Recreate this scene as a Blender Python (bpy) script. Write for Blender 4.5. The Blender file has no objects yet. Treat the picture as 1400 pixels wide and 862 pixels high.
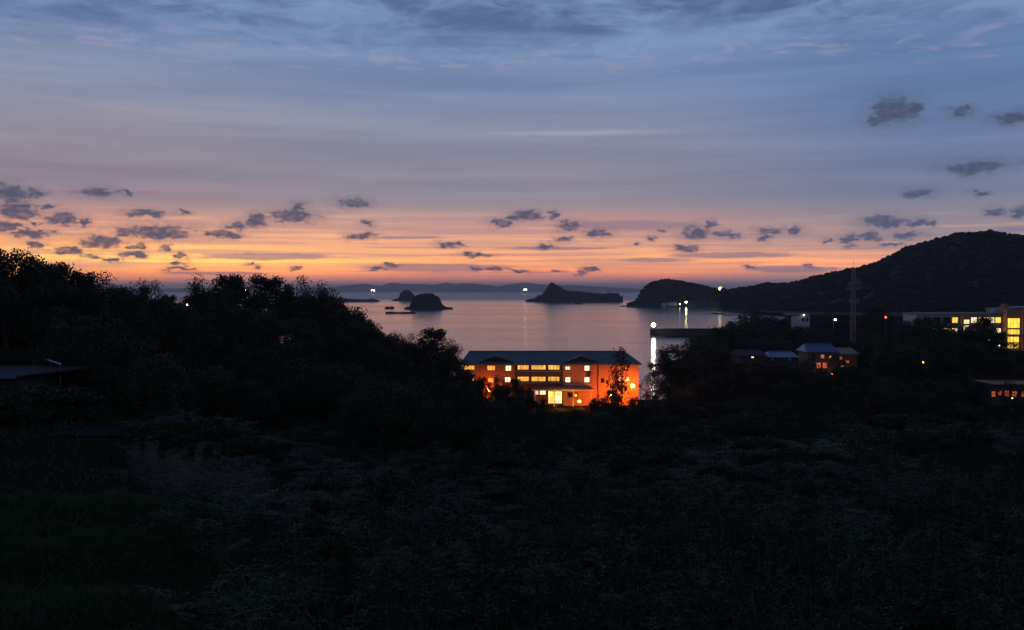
import bpy, math, random
import numpy as np
from mathutils import Vector, noise as mnoise
random.seed(7)
RNG = np.random.default_rng(7)
R = math.radians
scene = bpy.context.scene
COL = scene.collection

# ------------------------------------------------------------------ camera
CAMZ, F, CX, CY, HY = 34.0, 1361.0, 700.0, 431.0, 397.0      # picture of 1400 x 862, sea horizon at row 397
PITCH = math.atan((CY - HY) / F)
cam = bpy.data.cameras.new('camera')
cam_ob = bpy.data.objects.new('camera', cam)
COL.objects.link(cam_ob)
cam.sensor_width = 36.0
cam.lens = 36.0 * F / 1400.0
cam.clip_start, cam.clip_end = 0.1, 120000.0
cam_ob.location = (0, 0, CAMZ)
cam_ob.rotation_euler = (R(90) - PITCH, 0, 0)
scene.camera = cam_ob

def ray(px, py):
    v = -(py - CY); c, s = math.cos(PITCH), math.sin(PITCH)
    return Vector((px - CX, F * c + v * s, -F * s + v * c))
def at(px, py, D):
    d = ray(px, py)
    return Vector((0, 0, CAMZ)) + d * (D / d.y)
def azel(px, py):
    d = ray(px, py)
    return math.degrees(math.atan2(d.x, d.y)), math.degrees(math.atan2(d.z, math.hypot(d.x, d.y)))

def lin(c):
    return tuple((v / 255 / 12.92) if v / 255 <= .04045 else ((v / 255 + .055) / 1.055) ** 2.4 for v in c[:3])

# ------------------------------------------------------------------ exposure
scene.render.engine = 'CYCLES'
vs = scene.view_settings
vs.view_transform, vs.look, vs.gamma, vs.exposure, vs.use_curve_mapping = 'Standard', 'None', 1.0, 0.0, False
cy = scene.cycles
cy.max_bounces, cy.diffuse_bounces, cy.glossy_bounces, cy.transmission_bounces = 5, 2, 2, 3
cy.transparent_max_bounces, cy.volume_bounces = 8, 0
cy.use_denoising = True
cy.sample_clamp_indirect = 6.0
cy.caustics_reflective = cy.caustics_refractive = False

# ------------------------------------------------------------------ world: dusk sky with a cloud deck and scattered cumulus
SUN_AZ, SUN_EL = azel(245, 360)[0], -3.0
world = bpy.data.worlds.new('World')
scene.world = world
world.use_nodes = True
WT = world.node_tree
WT.nodes.clear()

class NG:
    """terse node building"""
    def __init__(s, tree): s.t = tree
    def n(s, typ, **kw):
        nd = s.t.nodes.new(typ)
        for k, v in kw.items(): setattr(nd, k, v)
        return nd
    def put(s, sock, v):
        if hasattr(v, 'is_output'): s.t.links.new(v, sock)
        elif v is not None:
            if isinstance(v, tuple) and len(v) == 3 and sock.type == 'RGBA': v = (*v, 1)
            sock.default_value = v
    def m(s, op, a, b=None, c=None, clamp=False):
        nd = s.n('ShaderNodeMath', operation=op, use_clamp=clamp)
        for i, v in enumerate((a, b, c)):
            if v is not None: s.put(nd.inputs[i], v)
        return nd.outputs[0]
    def v(s, op, a, b=None, c=None, out=0):
        nd = s.n('ShaderNodeVectorMath', operation=op)
        for i, x in enumerate((a, b, c)):
            if x is not None: s.put(nd.inputs[i], x)
        return nd.outputs[out]
    def noise(s, vec, scale, detail=4, rough=.55, out=0, dist=0):
        nd = s.n('ShaderNodeTexNoise')
        s.put(nd.inputs['Vector'], vec)
        nd.inputs['Scale'].default_value = scale; nd.inputs['Detail'].default_value = detail
        nd.inputs['Roughness'].default_value = rough; nd.inputs['Distortion'].default_value = dist
        return nd.outputs[out]
    def mix(s, f, a, b, blend='MIX'):
        nd = s.n('ShaderNodeMix', data_type='RGBA', blend_type=blend, clamp_factor=True)
        s.put(nd.inputs[0], f); s.put(nd.inputs[6], a); s.put(nd.inputs[7], b)
        return nd.outputs[2]
    def step(s, x, lo, hi, a=0., b=1.):
        nd = s.n('ShaderNodeMapRange', interpolation_type='SMOOTHSTEP')
        for i, v in enumerate((x, lo, hi, a, b)): s.put(nd.inputs[i], v)
        return nd.outputs[0]
    def ramp(s, f, stops):
        nd = s.n('ShaderNodeValToRGB')
        e = nd.color_ramp.elements
        while len(e) < len(stops): e.new(.5)
        for el, (p, c) in zip(e, stops): el.position = p; el.color = (*c, 1)
        s.put(nd.inputs[0], f)
        return nd.outputs[0]

W = NG(WT)
tc = W.n('ShaderNodeTexCoord').outputs['Generated']
sx = W.n('ShaderNodeSeparateXYZ'); W.put(sx.inputs[0], tc)
X_, Y_, Z_ = sx.outputs
az = W.m('MULTIPLY', W.m('ARCTAN2', X_, Y_), 57.29578)
el = W.m('MULTIPLY', W.m('ARCSINE', Z_), 57.29578)
fac = W.m('SQRT', W.m('DIVIDE', W.m('MAXIMUM', el, 0.0), 90.0))
ROWS = [397, 390, 382, 374, 366, 358, 346, 334, 318, 300, 280, 240, 180, 120, 60, 0]
LEFT = [(126,108,128),(152,114,126),(214,128,112),(238,148,106),(248,172,104),(254,200,120),(246,178,118),(234,162,124),(214,152,134),(190,144,142),(154,136,147),(144,134,149),(147,142,158),(142,147,172),(118,132,168),(96,110,150)]
MIDD = [(112,106,130),(126,112,132),(204,128,122),(240,148,116),(246,164,114),(244,172,120),(238,170,130),(220,160,138),(202,154,144),(184,148,148),(150,140,153),(140,138,155),(138,141,163),(122,134,168),(124,142,180),(88,105,150)]
RIGH = [(110,112,132),(120,118,136),(136,124,140),(168,134,138),(220,152,132),(216,152,136),(190,146,142),(166,140,146),(150,136,148),(138,133,150),(124,130,154),(110,124,158),(104,122,162),(100,122,166),(106,128,172),(84,106,150)]
def ramp_of(cols, hi):
    st = []
    for y, c in zip(ROWS, cols):
        e = max(0., azel(700, y)[1]); st.append((math.sqrt(e / 90), lin(c)))
    st += [(math.sqrt(30 / 90), lin(hi[0])), (math.sqrt(60 / 90), lin(hi[1])), (1.0, lin(hi[1]))]
    return W.ramp(fac, st)
HI = ((52, 66, 106), (25, 34, 62))
rL, rM, rR = ramp_of(LEFT, HI), ramp_of(MIDD, HI), ramp_of(RIGH, HI)
st = [(0., lin((30,35,52))), (.2, lin((31,37,56))), (.4, lin((30,37,60))), (.8, lin((25,34,62))), (1., lin((25,34,62)))]
rE = W.ramp(fac, st)
glowL = W.step(az, -2.0, -24.0)
glowR = W.step(az, 3.0, 24.0)
base = W.mix(glowR, W.mix(glowL, rM, rL), rR)
base = W.mix(W.step(W.m('ABSOLUTE', az), 30., 110.), base, rE)
p2 = W.n('ShaderNodeCombineXYZ'); W.put(p2.inputs[0], az); W.put(p2.inputs[1], el); P2 = p2.outputs[0]
# thin level streaks in the afterglow
sv = W.v('MULTIPLY', P2, (.045, 1.9, 1.))
n1 = W.noise(sv, 1.0, 5, .6)
sv2 = W.v('MULTIPLY', P2, (.03, .55, 1.))
n2 = W.noise(sv2, 1.3, 4, .55)
lowmask = W.m('MULTIPLY', W.step(el, 5.4, 3.4), W.step(el, .3, .8))
n3 = W.noise(W.v('MULTIPLY', P2, (.09, 4.6, 1.)), 1.0, 4, .6)
n13 = W.m('ADD', W.m('MULTIPLY', n1, .6), W.m('MULTIPLY', n3, .4))
streak = W.m('MULTIPLY', W.step(n13, .485, .555), lowmask)
base = W.mix(W.m('MULTIPLY', streak, .70), base, W.mix(glowR, lin((184,136,142)), lin((140,130,150))))
bright = W.m('MULTIPLY', W.step(n13, .475, .40), lowmask)
base = W.mix(W.m('MULTIPLY', bright, .75), base, (1.50, 1.32, 1.02), 'MULTIPLY')
base = W.mix(W.step(el, 5.5, 2.0), base, W.mix(W.step(W.m('ABSOLUTE', W.m('SUBTRACT', az, -17.)), 14., 2.), (1.28, 1.22, 1.06), (1.62, 1.58, 1.10)), 'MULTIPLY')
base = W.mix(W.m('MULTIPLY', W.step(el, 2.4, 1.5), W.step(el, .35, .8)), base, (1.26, 1.16, 1.04), 'MULTIPLY')
midmask = W.m('MULTIPLY', W.step(el, 3.5, 6.5), W.step(el, 30., 17.))
base = W.mix(W.m('MULTIPLY', midmask, .9), base, W.mix(W.step(n2, .30, .72), (.84, .86, .90), (1.16, 1.12, 1.08)), 'MULTIPLY')
# the ragged cloud deck higher up, seen in perspective as a layer overhead
dz = W.m('MAXIMUM', Z_, .05)
cp = W.n('ShaderNodeCombineXYZ'); W.put(cp.inputs[0], W.m('DIVIDE', X_, dz)); W.put(cp.inputs[1], W.m('DIVIDE', Y_, dz))
deck = W.noise(W.v('MULTIPLY', cp.outputs[0], (1.0, 1.3, 1.)), 1.1, 7, .58, dist=.5)
fine = W.noise(W.v('MULTIPLY', cp.outputs[0], (2.2, 1.6, 1.)), 2.4, 6, .62, dist=.9)
wob = W.m('MULTIPLY', W.m('SUBTRACT', W.noise(sv2, 3.0, 4, .6), .5), 5.0)
dmask = W.step(W.m('ADD', el, wob), 12.2, 15.2)
dcol = W.mix(W.step(W.m('ADD', W.m('MULTIPLY', deck, .6), W.m('MULTIPLY', fine, .4)), .36, .62), lin((78, 92, 138)), lin((134, 154, 194)))
base = W.mix(W.m('MULTIPLY', W.m('MULTIPLY', dmask, W.step(el, 60., 20.)), .80), base, dcol)
edge = W.m('MULTIPLY', W.step(W.m('ABSOLUTE', W.m('SUBTRACT', W.m('ADD', el, wob), 13.0)), .8, .1), W.step(fine, .48, .62))
base = W.mix(W.m('MULTIPLY', edge, .34), base, lin((176, 152, 168)))

base = W.mix(W.step(el, 6.5, 12.), base, (.95, 1.04, 1.05), 'MULTIPLY')
def blob_field(items, warp):
    f = None
    for (x, y, hw, hh) in items:
        a, e = azel(x, y); a1, _ = azel(x + hw, y); _, e1 = azel(x, y - hh)
        s0, s1 = 1 / (a1 - a), 1 / (e1 - e)
        q = W.v('MULTIPLY_ADD', warp, (s0, s1, 0.), (-a * s0, -e * s1, 0.))
        d = W.v('LENGTH', q, out=1)
        f = d if f is None else W.m('MINIMUM', f, d)
    return f
CUM = [(12,266,24,15),(46,264,13,9),(27,289,30,12),(10,309,19,8),(67,282,11,4),(84,300,27,9),(117,306,10,5),(48,306,7,3.5),(47,320,29,6.5),(47,336,13,7),
 (135,263,26,7),(171,263,9,3.5),(198,292,29,6),(248,290,8,3.5),(218,317,54,10),(171,318,18,6),(140,331,34,9),(97,343,26,6),(188,337,14,4),(183,349,17,6),(126,352,14,4),(150,355,16,3.5),
 (228,340,7,6),(247,351,8,3.5),(243,360,13,4.5),(242,369,20,3),(305,321,29,6),(351,302,16,10),(322,309,16,6),(397,295,35,9),(409,285,11,8),(340,360,8,3),(352,364,9,3),(404,366,7,2.5),
 (485,277,23,7),(502,306,11,3.5),(493,323,23,6),(611,335,12,4.5),(628,335,7,2.5),(651,349,22,3),(686,305,18,6),(718,296,25,7),(757,295,6,7),(777,309,18,7),(769,328,12,4.5),(745,336,11,4),
 (816,320,19,6),(903,316,7,3.5),(891,327,7,3),(869,334,8,3),(935,341,19,5),(678,367,16,3),(651,366.5,7,3),(712,370.5,18,2.5),(759,372.5,10,2.5),(794,372,10,3),(809,368,14,3),(514,368,16,2.5),(534,362,11,2.5),
 (953,318,23,10),(992,321,18,6),(970,306,10,5),(1052,316,20,6),(1048,326,9,5),(1088,316,13,5.5),(1209,304,32,10),(1254,305,16,7),(1274,308,7,5),(1160,326,13,6),(1190,324,17,7),(1165,336,13,3),(1215,336,18,3),(1239,322,22,6),
 (1257,264,20,6),(1333,229,44,9),(1322,234,28,7),(1343,265,11,4.5),(1361,289,14,6),(1395,290,14,8),(1133,329,9,2.5),(1024,365,11,3),(1105,362,8,2.5),(1222,152,34,19),(1246,150,16,14),(1206,163,22,10),(1314,153,20,7),(1384,161,26,9)]
STR = [(369,351,110,6),(598,366,125,7),(896,356,60,4),(1000,349,110,5),(1080,368,75,6),(100,263,40,2.5),(202,263,16,3),(1382,314,26,5),(860,308,110,8),(300,374,90,3),(560,325,60,3),(760,340,90,3)]
nz = W.n('ShaderNodeTexNoise'); W.put(nz.inputs['Vector'], W.v('MULTIPLY', P2, (1., 1.9, 1.)))
nz.inputs['Scale'].default_value = 1.2; nz.inputs['Detail'].default_value = 6; nz.inputs['Roughness'].default_value = .60
wn = W.v('SUBTRACT', nz.outputs['Color'], (.5, .5, .5))
warp = W.v('MULTIPLY_ADD', wn, (2.0, .78, 0.), P2)
warp_s = W.v('MULTIPLY_ADD', wn, (3.0, .22, 0.), P2)
soft = W.noise(W.v('MULTIPLY', P2, (1., 1.8, 1.)), 2.6, 5, .58)
lump = W.noise(W.v('MULTIPLY', P2, (1., 1.6, 1.)), 2.2, 3, .5)
def with_clouds(lo, hi):
    """the sky between two bearings with the clouds that stand there (fewer nodes per look-up)"""
    def near(L, mg):
        return [c for c in L if azel(c[0] - c[2], c[1])[0] - mg < hi and azel(c[0] + c[2], c[1])[0] + mg > lo]
    col = base
    S_ = near(STR, 2.2)
    if S_:
        fs = blob_field(S_, warp_s)
        col = W.mix(W.m('MULTIPLY', W.step(fs, 1.05, .55), .72), col, W.mix(glowR, lin((150, 122, 138)), lin((128, 124, 148))))
    S_ = near([(785, 182, 170, 4.5)], 2.2)
    if S_:
        col = W.mix(W.m('MULTIPLY', W.step(blob_field(S_, warp_s), 1.1, .2), .35), col, lin((176, 180, 200)))
    fc = blob_field(near(CUM, 1.6), warp)
    fc2 = W.m('ADD', fc, W.m('MULTIPLY', W.m('SUBTRACT', soft, .5), 1.3))
    halo = W.m('MULTIPLY', W.step(fc2, 2.1, .9), .26)
    alpha = W.m('MULTIPLY', W.step(fc2, 1.30, .52), W.step(el, 9., 12., .94, .82))
    cc = W.mix(W.step(el, 1.0, 8.), W.mix(glowR, lin((58, 70, 104)), lin((72, 86, 124))), lin((70, 78, 102)))
    cc = W.mix(W.step(lump, .42, .70), cc, W.mix(.26, cc, base))
    bg = W.n('ShaderNodeBackground'); W.put(bg.inputs[0], W.mix(W.m('MAXIMUM', alpha, halo), col, cc)); bg.inputs[1].default_value = WORLD_GAIN
    return bg.outputs[0]
WORLD_GAIN = 1.0
def mixsh(f, a, b):
    nd = W.n('ShaderNodeMixShader'); W.put(nd.inputs[0], f); WT.links.new(a, nd.inputs[1]); WT.links.new(b, nd.inputs[2]); return nd.outputs[0]
edges = [-31, -23, -17, -10, -3, 4, 12, 20, 31]
sh = with_clouds(edges[0], edges[1])
for lo_, hi_ in zip(edges[1:-1], edges[2:]):
    sh = mixsh(W.m('GREATER_THAN', az, float(lo_)), sh, with_clouds(lo_, hi_))
bg1 = W.n('ShaderNodeBackground'); W.put(bg1.inputs[0], base); bg1.inputs[1].default_value = WORLD_GAIN
inwin = W.m('MULTIPLY', W.m('LESS_THAN', W.m('ABSOLUTE', az), 31.), W.m('LESS_THAN', W.m('ABSOLUTE', W.m('SUBTRACT', el, 6.)), 6.4))
sh = mixsh(inwin, bg1.outputs[0], sh)
sky = W.n('ShaderNodeTexSky', sky_type='NISHITA', sun_disc=False, sun_elevation=R(SUN_EL), sun_rotation=R(SUN_AZ))
bg2 = W.n('ShaderNodeBackground'); W.put(bg2.inputs[0], sky.outputs[0]); bg2.inputs[1].default_value = 0.05
add = W.n('ShaderNodeAddShader'); WT.links.new(sh, add.inputs[0]); WT.links.new(bg2.outputs[0], add.inputs[1])
wo = W.n('ShaderNodeOutputWorld'); WT.links.new(add.outputs[0], wo.inputs[0])
# the sun has set: no sun lamp, the afterglow is in the sky

# ------------------------------------------------------------------ materials
MATS = {}
def mat(name, col, rough=.7, var=.25, vscale=3.0, bump=0.0, bscale=20., spec=.3, metallic=0., objvar=0.):
    if name in MATS: return MATS[name]
    m = bpy.data.materials.new(name); m.use_nodes = True
    g = NG(m.node_tree); b = m.node_tree.nodes['Principled BSDF']
    t = g.n('ShaderNodeTexCoord').outputs['Object']
    f = g.noise(t, vscale, 5, .6)
    c = g.mix(f, tuple(x * (1 - var) for x in col), tuple(min(1, x * (1 + var)) for x in col))
    if objvar:
        oi = g.n('ShaderNodeObjectInfo').outputs['Random']
        c = g.mix(1.0, c, g.mix(oi, (1 - objvar,) * 3, (1 + objvar, 1 + objvar, 1 + objvar * .6)), 'MULTIPLY')
    g.put(b.inputs['Base Color'], c)
    b.inputs['Roughness'].default_value = rough; b.inputs['Specular IOR Level'].default_value = spec
    b.inputs['Metallic'].default_value = metallic
    if bump:
        bn = g.n('ShaderNodeBump'); bn.inputs['Strength'].default_value = bump
        g.put(bn.inputs['Height'], g.noise(t, bscale, 4, .6)); m.node_tree.links.new(bn.outputs[0], b.inputs['Normal'])
    MATS[name] = m
    return m
def glow(name, col, strength, var=0.0, vscale=2.0):
    if name in MATS: return MATS[name]
    m = bpy.data.materials.new(name); m.use_nodes = True
    g = NG(m.node_tree); b = m.node_tree.nodes['Principled BSDF']
    b.inputs['Base Color'].default_value = (*[min(.6, c) for c in col], 1); b.inputs['Roughness'].default_value = .35
    b.inputs['Emission Color'].default_value = (*col, 1); b.inputs['Emission Strength'].default_value = strength
    if var:
        t = g.n('ShaderNodeTexCoord').outputs['Object']
        oi = g.n('ShaderNodeObjectInfo').outputs['Random']
        f = g.noise(g.v('ADD', g.v('MULTIPLY', t, (1., 1., .35)), g.v('SCALE', (13., 7., 5.))), vscale, 3, .6)
        s = g.m('MULTIPLY', g.step(f, .3, .7, 1 - var, 1 + var), g.m('ADD', .7, g.m('MULTIPLY', oi, .6)))
        g.put(b.inputs['Emission Strength'], g.m('MULTIPLY', s, strength))
    MATS[name] = m
    return m
leaf_a = mat('evergreen_leaf', (.030, .042, .020), .55, .45, .35, objvar=.25)
leaf_b = mat('olive_leaf', (.042, .048, .022), .55, .4, .35, objvar=.25)
leaf_bam = mat('bamboo_leaf', (.032, .046, .031), .6, .6, .9, objvar=.75, spec=.12)
leaf_dry = mat('dry_reed_leaf', (.13, .12, .10), .6, .4, 1.2, objvar=.2)
bark = mat('bark', (.06, .045, .035), .85, .4, 6, .6)
culm_m = mat('bamboo_culm', (.10, .115, .06), .45, .3, 2)
soil = mat('soil', (.020, .022, .013), 1., .5, .3, .5, 3., spec=0.)
grass_m = mat('grass_blade', (.046, .088, .030), .7, .5, .35, objvar=0, spec=.1)
hill_m = mat('wooded_slope', (.022, .026, .020), .9, .5, .02, .8, .12)
rock_m = mat('rock', (.055, .052, .05), .9, .4, .05, .6, .3)
asphalt = mat('asphalt', (.034, .034, .036), 1., .25, 2., .3, 60, spec=0.)
concrete = mat('concrete', (.30, .29, .27), .85, .2, 1.5, .25, 12)
dark_con = mat('weathered_concrete', (.07, .068, .065), .9, .35, .6, .3, 6)
white_w = mat('white_render_wall', (.62, .60, .56), .8, .12, 1.2)
brick_w = mat('tile_wall', (.36, .17, .09), .75, .18, 2.5, .2, 30)
panel_w = mat('pale_tile_wall', (.46, .24, .13), .7, .12, 2.5, .2, 30)
timber = mat('brown_board', (.15, .085, .055), .7, .3, 4)
roof_t = mat('teal_metal_roof', (.085, .155, .165), .5, .2, 1.5, .1, 4, spec=.5)
roof_b = mat('blue_metal_roof', (.07, .14, .27), .40, .2, 1.5, spec=.5)
roof_g = mat('grey_tile_roof', (.06, .06, .062), .95, .3, 3)
trim_w = mat('pale_trim', (.50, .52, .54), .5, .1, 3)
frame_d = mat('dark_metal_frame', (.05, .05, .055), .5, .2, 8)
steel = mat('galvanised_steel', (.22, .21, .20), .5, .2, 3, metallic=.3)
redwhite = mat('faded_red_paint', (.44, .25, .20), .6, .2, 3)
glass_d = mat('dark_window_glass', (.02, .022, .025), .08, .1, 1, spec=.6)

# ------------------------------------------------------------------ mesh helpers
class MB:
    def __init__(s): s.v, s.f = [], []
    def add(s, vs, fs):
        o = len(s.v); s.v += [tuple(v) for v in vs]; s.f += [tuple(i + o for i in f) for f in fs]; return s
    def box(s, x0, x1, y0, y1, z0, z1):
        v = [(x, y, z) for z in (z0, z1) for (x, y) in ((x0, y0), (x1, y0), (x1, y1), (x0, y1))]
        return s.add(v, [(3, 2, 1, 0), (4, 5, 6, 7), (0, 1, 5, 4), (1, 2, 6, 5), (2, 3, 7, 6), (3, 0, 4, 7)])
    def tube(s, pts, rad, n=6):
        rings = []
        for i, p in enumerate(pts):
            p = Vector(p)
            d = (Vector(pts[min(i + 1, len(pts) - 1)]) - Vector(pts[max(i - 1, 0)])).normalized()
            a = d.orthogonal().normalized(); b = d.cross(a)
            r = rad[i] if isinstance(rad, (list, tuple)) else rad
            rings.append([p + a * (r * math.cos(2 * math.pi * k / n)) + b * (r * math.sin(2 * math.pi * k / n)) for k in range(n)])
        vs = [v for r_ in rings for v in r_]; fs = []
        for i in range(len(pts) - 1):
            for k in range(n):
                fs.append((i * n + k, i * n + (k + 1) % n, (i + 1) * n + (k + 1) % n, (i + 1) * n + k))
        fs.append(tuple(range(n))[::-1]); fs.append(tuple(range((len(pts) - 1) * n, len(pts) * n)))
        return s.add(vs, fs)
    def ball(s, c, r, n=8, m=6, sz=1.):
        vs, fs = [], []
        for j in range(m + 1):
            th = math.pi * j / m
            for k in range(n):
                ph = 2 * math.pi * k / n
                vs.append((c[0] + r * math.sin(th) * math.cos(ph), c[1] + r * math.sin(th) * math.sin(ph), c[2] + r * sz * math.cos(th)))
        for j in range(m):
            for k in range(n):
                fs.append((j * n + k, (j + 1) * n + k, (j + 1) * n + (k + 1) % n, j * n + (k + 1) % n))
        return s.add(vs, fs)
    def prism(s, pts2, y0, y1):
        """outline in x-z, extruded along y"""
        n = len(pts2)
        vs = [(x, y0, z) for x, z in pts2] + [(x, y1, z) for x, z in pts2]
        return s.add(vs, [tuple(range(n)), tuple(range(2 * n - 1, n - 1, -1))] + [(k, k + n, (k + 1) % n + n, (k + 1) % n) for k in range(n)])
    def build(s, name, m, parent=None, smooth=False, loc=None):
        me = bpy.data.meshes.new(name); me.from_pydata(s.v, [], s.f); me.update()
        me.materials.append(m)
        if smooth: me.polygons.foreach_set('use_smooth', [True] * len(me.polygons))
        o = bpy.data.objects.new(name, me); COL.objects.link(o)
        if parent: o.parent = parent
        if loc: o.location = loc
        return o
def np_mesh(name, verts, faces, m, parent=None, smooth=False):
    """verts (n,3), faces (k,3|4) numpy arrays"""
    me = bpy.data.meshes.new(name)
    verts = np.ascontiguousarray(verts, dtype=np.float32); faces = np.ascontiguousarray(faces, dtype=np.int32)
    w = faces.shape[1]
    me.vertices.add(len(verts)); me.vertices.foreach_set('co', verts.ravel())
    me.loops.add(faces.size); me.loops.foreach_set('vertex_index', faces.ravel())
    me.polygons.add(len(faces)); me.polygons.foreach_set('loop_start', np.arange(0, faces.size, w, dtype=np.int32))
    me.update(calc_edges=True)
    if smooth: me.polygons.foreach_set('use_smooth', np.ones(len(faces), dtype=bool))
    me.materials.append(m)
    o = bpy.data.objects.new(name, me); COL.objects.link(o)
    if parent: o.parent = parent
    return o
def tag(o, label=None, cat=None, group=None, kind=None):
    for k, v in (('label', label), ('category', cat), ('group', group), ('kind', kind)):
        if v: o[k] = v
    return o
def empty(name, loc=(0, 0, 0), rz=0):
    o = bpy.data.objects.new(name, None); COL.objects.link(o)
    o.location = loc; o.rotation_euler = (0, 0, rz); o.empty_display_size = .3
    return o
def copy_tree(o, parent=None):
    c = o.copy(); COL.objects.link(c); c.parent = parent
    for ch in list(o.children): copy_tree(ch, c)
    return c
def fbm(x, y, s, oct=4):
    return mnoise.fractal(Vector((x * s, y * s, 3.7)), 1.0, 2.0, oct)
def leaf_quads(P, D, N, L, Wd, fold=.0):
    """diamond leaves: P base (n,3), D direction, N side vector, L length, Wd half width"""
    n = len(P)
    A = P; B = P + D * (L * .45)[:, None] + N * Wd[:, None]; C = P + D * L[:, None]; E = P + D * (L * .45)[:, None] - N * Wd[:, None]
    v = np.stack([A, B, C, E], 1).reshape(-1, 3)
    f = np.arange(4 * n).reshape(n, 4)
    return v, f
def unit(a): return a / np.maximum(np.linalg.norm(a, axis=1, keepdims=True), 1e-6)
def perp(d, rng):
    r = rng.normal(size=d.shape); return unit(np.cross(d, r))

# ------------------------------------------------------------------ ground height
CP = np.array([
 (-40,-30,31),(0,-30,29),(40,-30,28),(-40,0,30),(0,0,27.6),(40,0,27),(0,14,24.6),(10,15,24.2),(25,15,24.2),(50,20,24),(-3,12,25.2),
 (-8,10,28.6),(-7,16,28.2),(-9,20,27.7),(-12,30,26.5),(-16,40,25.4),(-20,38,25.8),(-14,20,28.2),(-26,40,26.2),(-22,26,28),(-4,20,24.2),(-6,30,22.6),(-8,40,21.2),
 (-20,50,22.8),(-30,60,22.8),(-36,80,22.8),(-48,95,23.2),(-60,90,23.6),(-30,80,22.6),(-20,70,20.5),(-16,100,16.5),(-28,110,17.5),
 (0,30,22),(0,40,20.6),(0,60,18),(0,100,14),(-8,160,9.5),(0,160,9),(0,200,6.6),(0,235,5.2),(0,262,5),(30,240,5),(32,262,5),(-14,262,5),(0,300,4),(0,310,1.5),(0,326,-.8),(0,352,-2),(0,380,-3),(25,330,-.5),(34,292,.8),(38,302,-.8),(42,314,-2),(50,330,-2.5),(30,300,1.),(28,350,-1.),(40,380,-3),
 (15,30,22),(25,40,21),(30,60,19.5),(45,60,20),(30,100,16.5),(55,100,17.5),(35,160,11),(72,160,11.5),(40,230,5.5),(60,230,10),(100,198,10),(85,180,10.5),(120,205,10.5),(115,240,13),(66,300,8),(56,280,6),(50,300,1),(100,300,12),(160,330,14),(130,380,13),(185,400,16),(230,420,18),(230,300,17),(160,220,13),(120,140,14.5),(80,140,13),(70,60,22),(110,60,24),
 (45,345,-3),(70,340,4),(62,385,-2.5),(60,410,-3),(62,440,-3),(68,405,-2.5),(75,430,-2.5),(55,360,-3),(72,470,-3),(85,400,5),(100,440,6),(84,450,-2),(115,500,5),(98,500,-.8),(70,500,-3),(140,560,6),(118,570,-1),(168,690,4),(150,700,-1),(205,700,6),(205,780,3),(170,790,-2),(260,600,10),(350,700,9),(300,850,5),(250,900,-1),(400,900,8),(480,600,16),(360,440,20),(360,1000,4),
 (-60,120,27),(-75,130,29),(-100,130,31),(-50,150,26),(-70,160,28),(-52,190,24),(-62,200,22),(-45,205,23.5),(-35,200,20),(-25,205,16),(-24,170,14),(-80,220,22),(-110,200,28),(-40,250,14),(-18,215,11),(-60,280,12),(-40,310,8),(-75,340,10),(-50,350,2),(-60,400,2),(-30,360,-1.5),(-45,420,-3),(-110,300,18),(-160,250,26),(-130,420,12),(-100,480,3),(-120,560,-2),(-80,520,-3),(-200,500,8),(-260,380,18),(-200,620,-2),(-330,520,6),(-330,640,-2),(-240,140,34),(-330,240,28),
 (20,420,-4),(0,600,-4),(80,650,-4),(140,850,-4),(0,1000,-4),(-150,800,-4),(-400,900,-4),(200,1050,-4),(-330,-30,34),(480,200,28),(480,-30,30),(200,0,27),(480,1000,6),
], dtype=float)
def ground_arr(x, y):
    x = np.asarray(x, float); y = np.asarray(y, float); sh = x.shape
    x = x.ravel(); y = y.ravel(); out = np.empty_like(x)
    for i in range(0, len(x), 20000):
        d2 = (x[i:i+20000, None] - CP[:, 0]) ** 2 + (y[i:i+20000, None] - CP[:, 1]) ** 2
        scale = 1 + (np.hypot(CP[:, 0], CP[:, 1]) * .06) ** 2
        w = 1 / (d2 / scale + .35) ** 2
        out[i:i+20000] = (w * CP[:, 2]).sum(1) / w.sum(1)
    return out.reshape(sh)
def gz(x, y): return float(ground_arr([x], [y])[0])

def grid_mesh(name, xs, ys, Z, m, smooth=True):
    nx, ny = len(xs), len(ys)
    XX, YY = np.meshgrid(xs, ys)
    v = np.stack([XX.ravel(), YY.ravel(), Z.ravel()], 1)
    i = np.arange(nx * ny).reshape(ny, nx)
    f = np.stack([i[:-1, :-1].ravel(), i[:-1, 1:].ravel(), i[1:, 1:].ravel(), i[1:, :-1].ravel()], 1)
    return np_mesh(name, v, f, m, smooth=smooth)
xs = np.unique(np.concatenate([np.arange(-330, -60, 9), np.arange(-60, 60, 1.6), np.arange(60, 130, 4), np.arange(130, 481, 9)]))
ys = np.unique(np.concatenate([np.arange(-30, 8, 4), np.arange(8, 60, 1.3), np.arange(60, 140, 3), np.arange(140, 420, 5), np.arange(420, 1001, 10)]))
XX, YY = np.meshgrid(xs, ys)
ZZ = ground_arr(XX, YY)
NN = np.array([[fbm(x, y, .25, 3) for x in xs] for y in ys])
MND = np.exp(-(((XX + 14) / 14) ** 2 + ((YY - 28) / 24) ** 2))
ZZ = np.where(ZZ > 0, ZZ + NN * (.22 + .55 * MND), ZZ)
tag(grid_mesh('ground', xs, ys, ZZ, soil), kind='structure')

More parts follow.
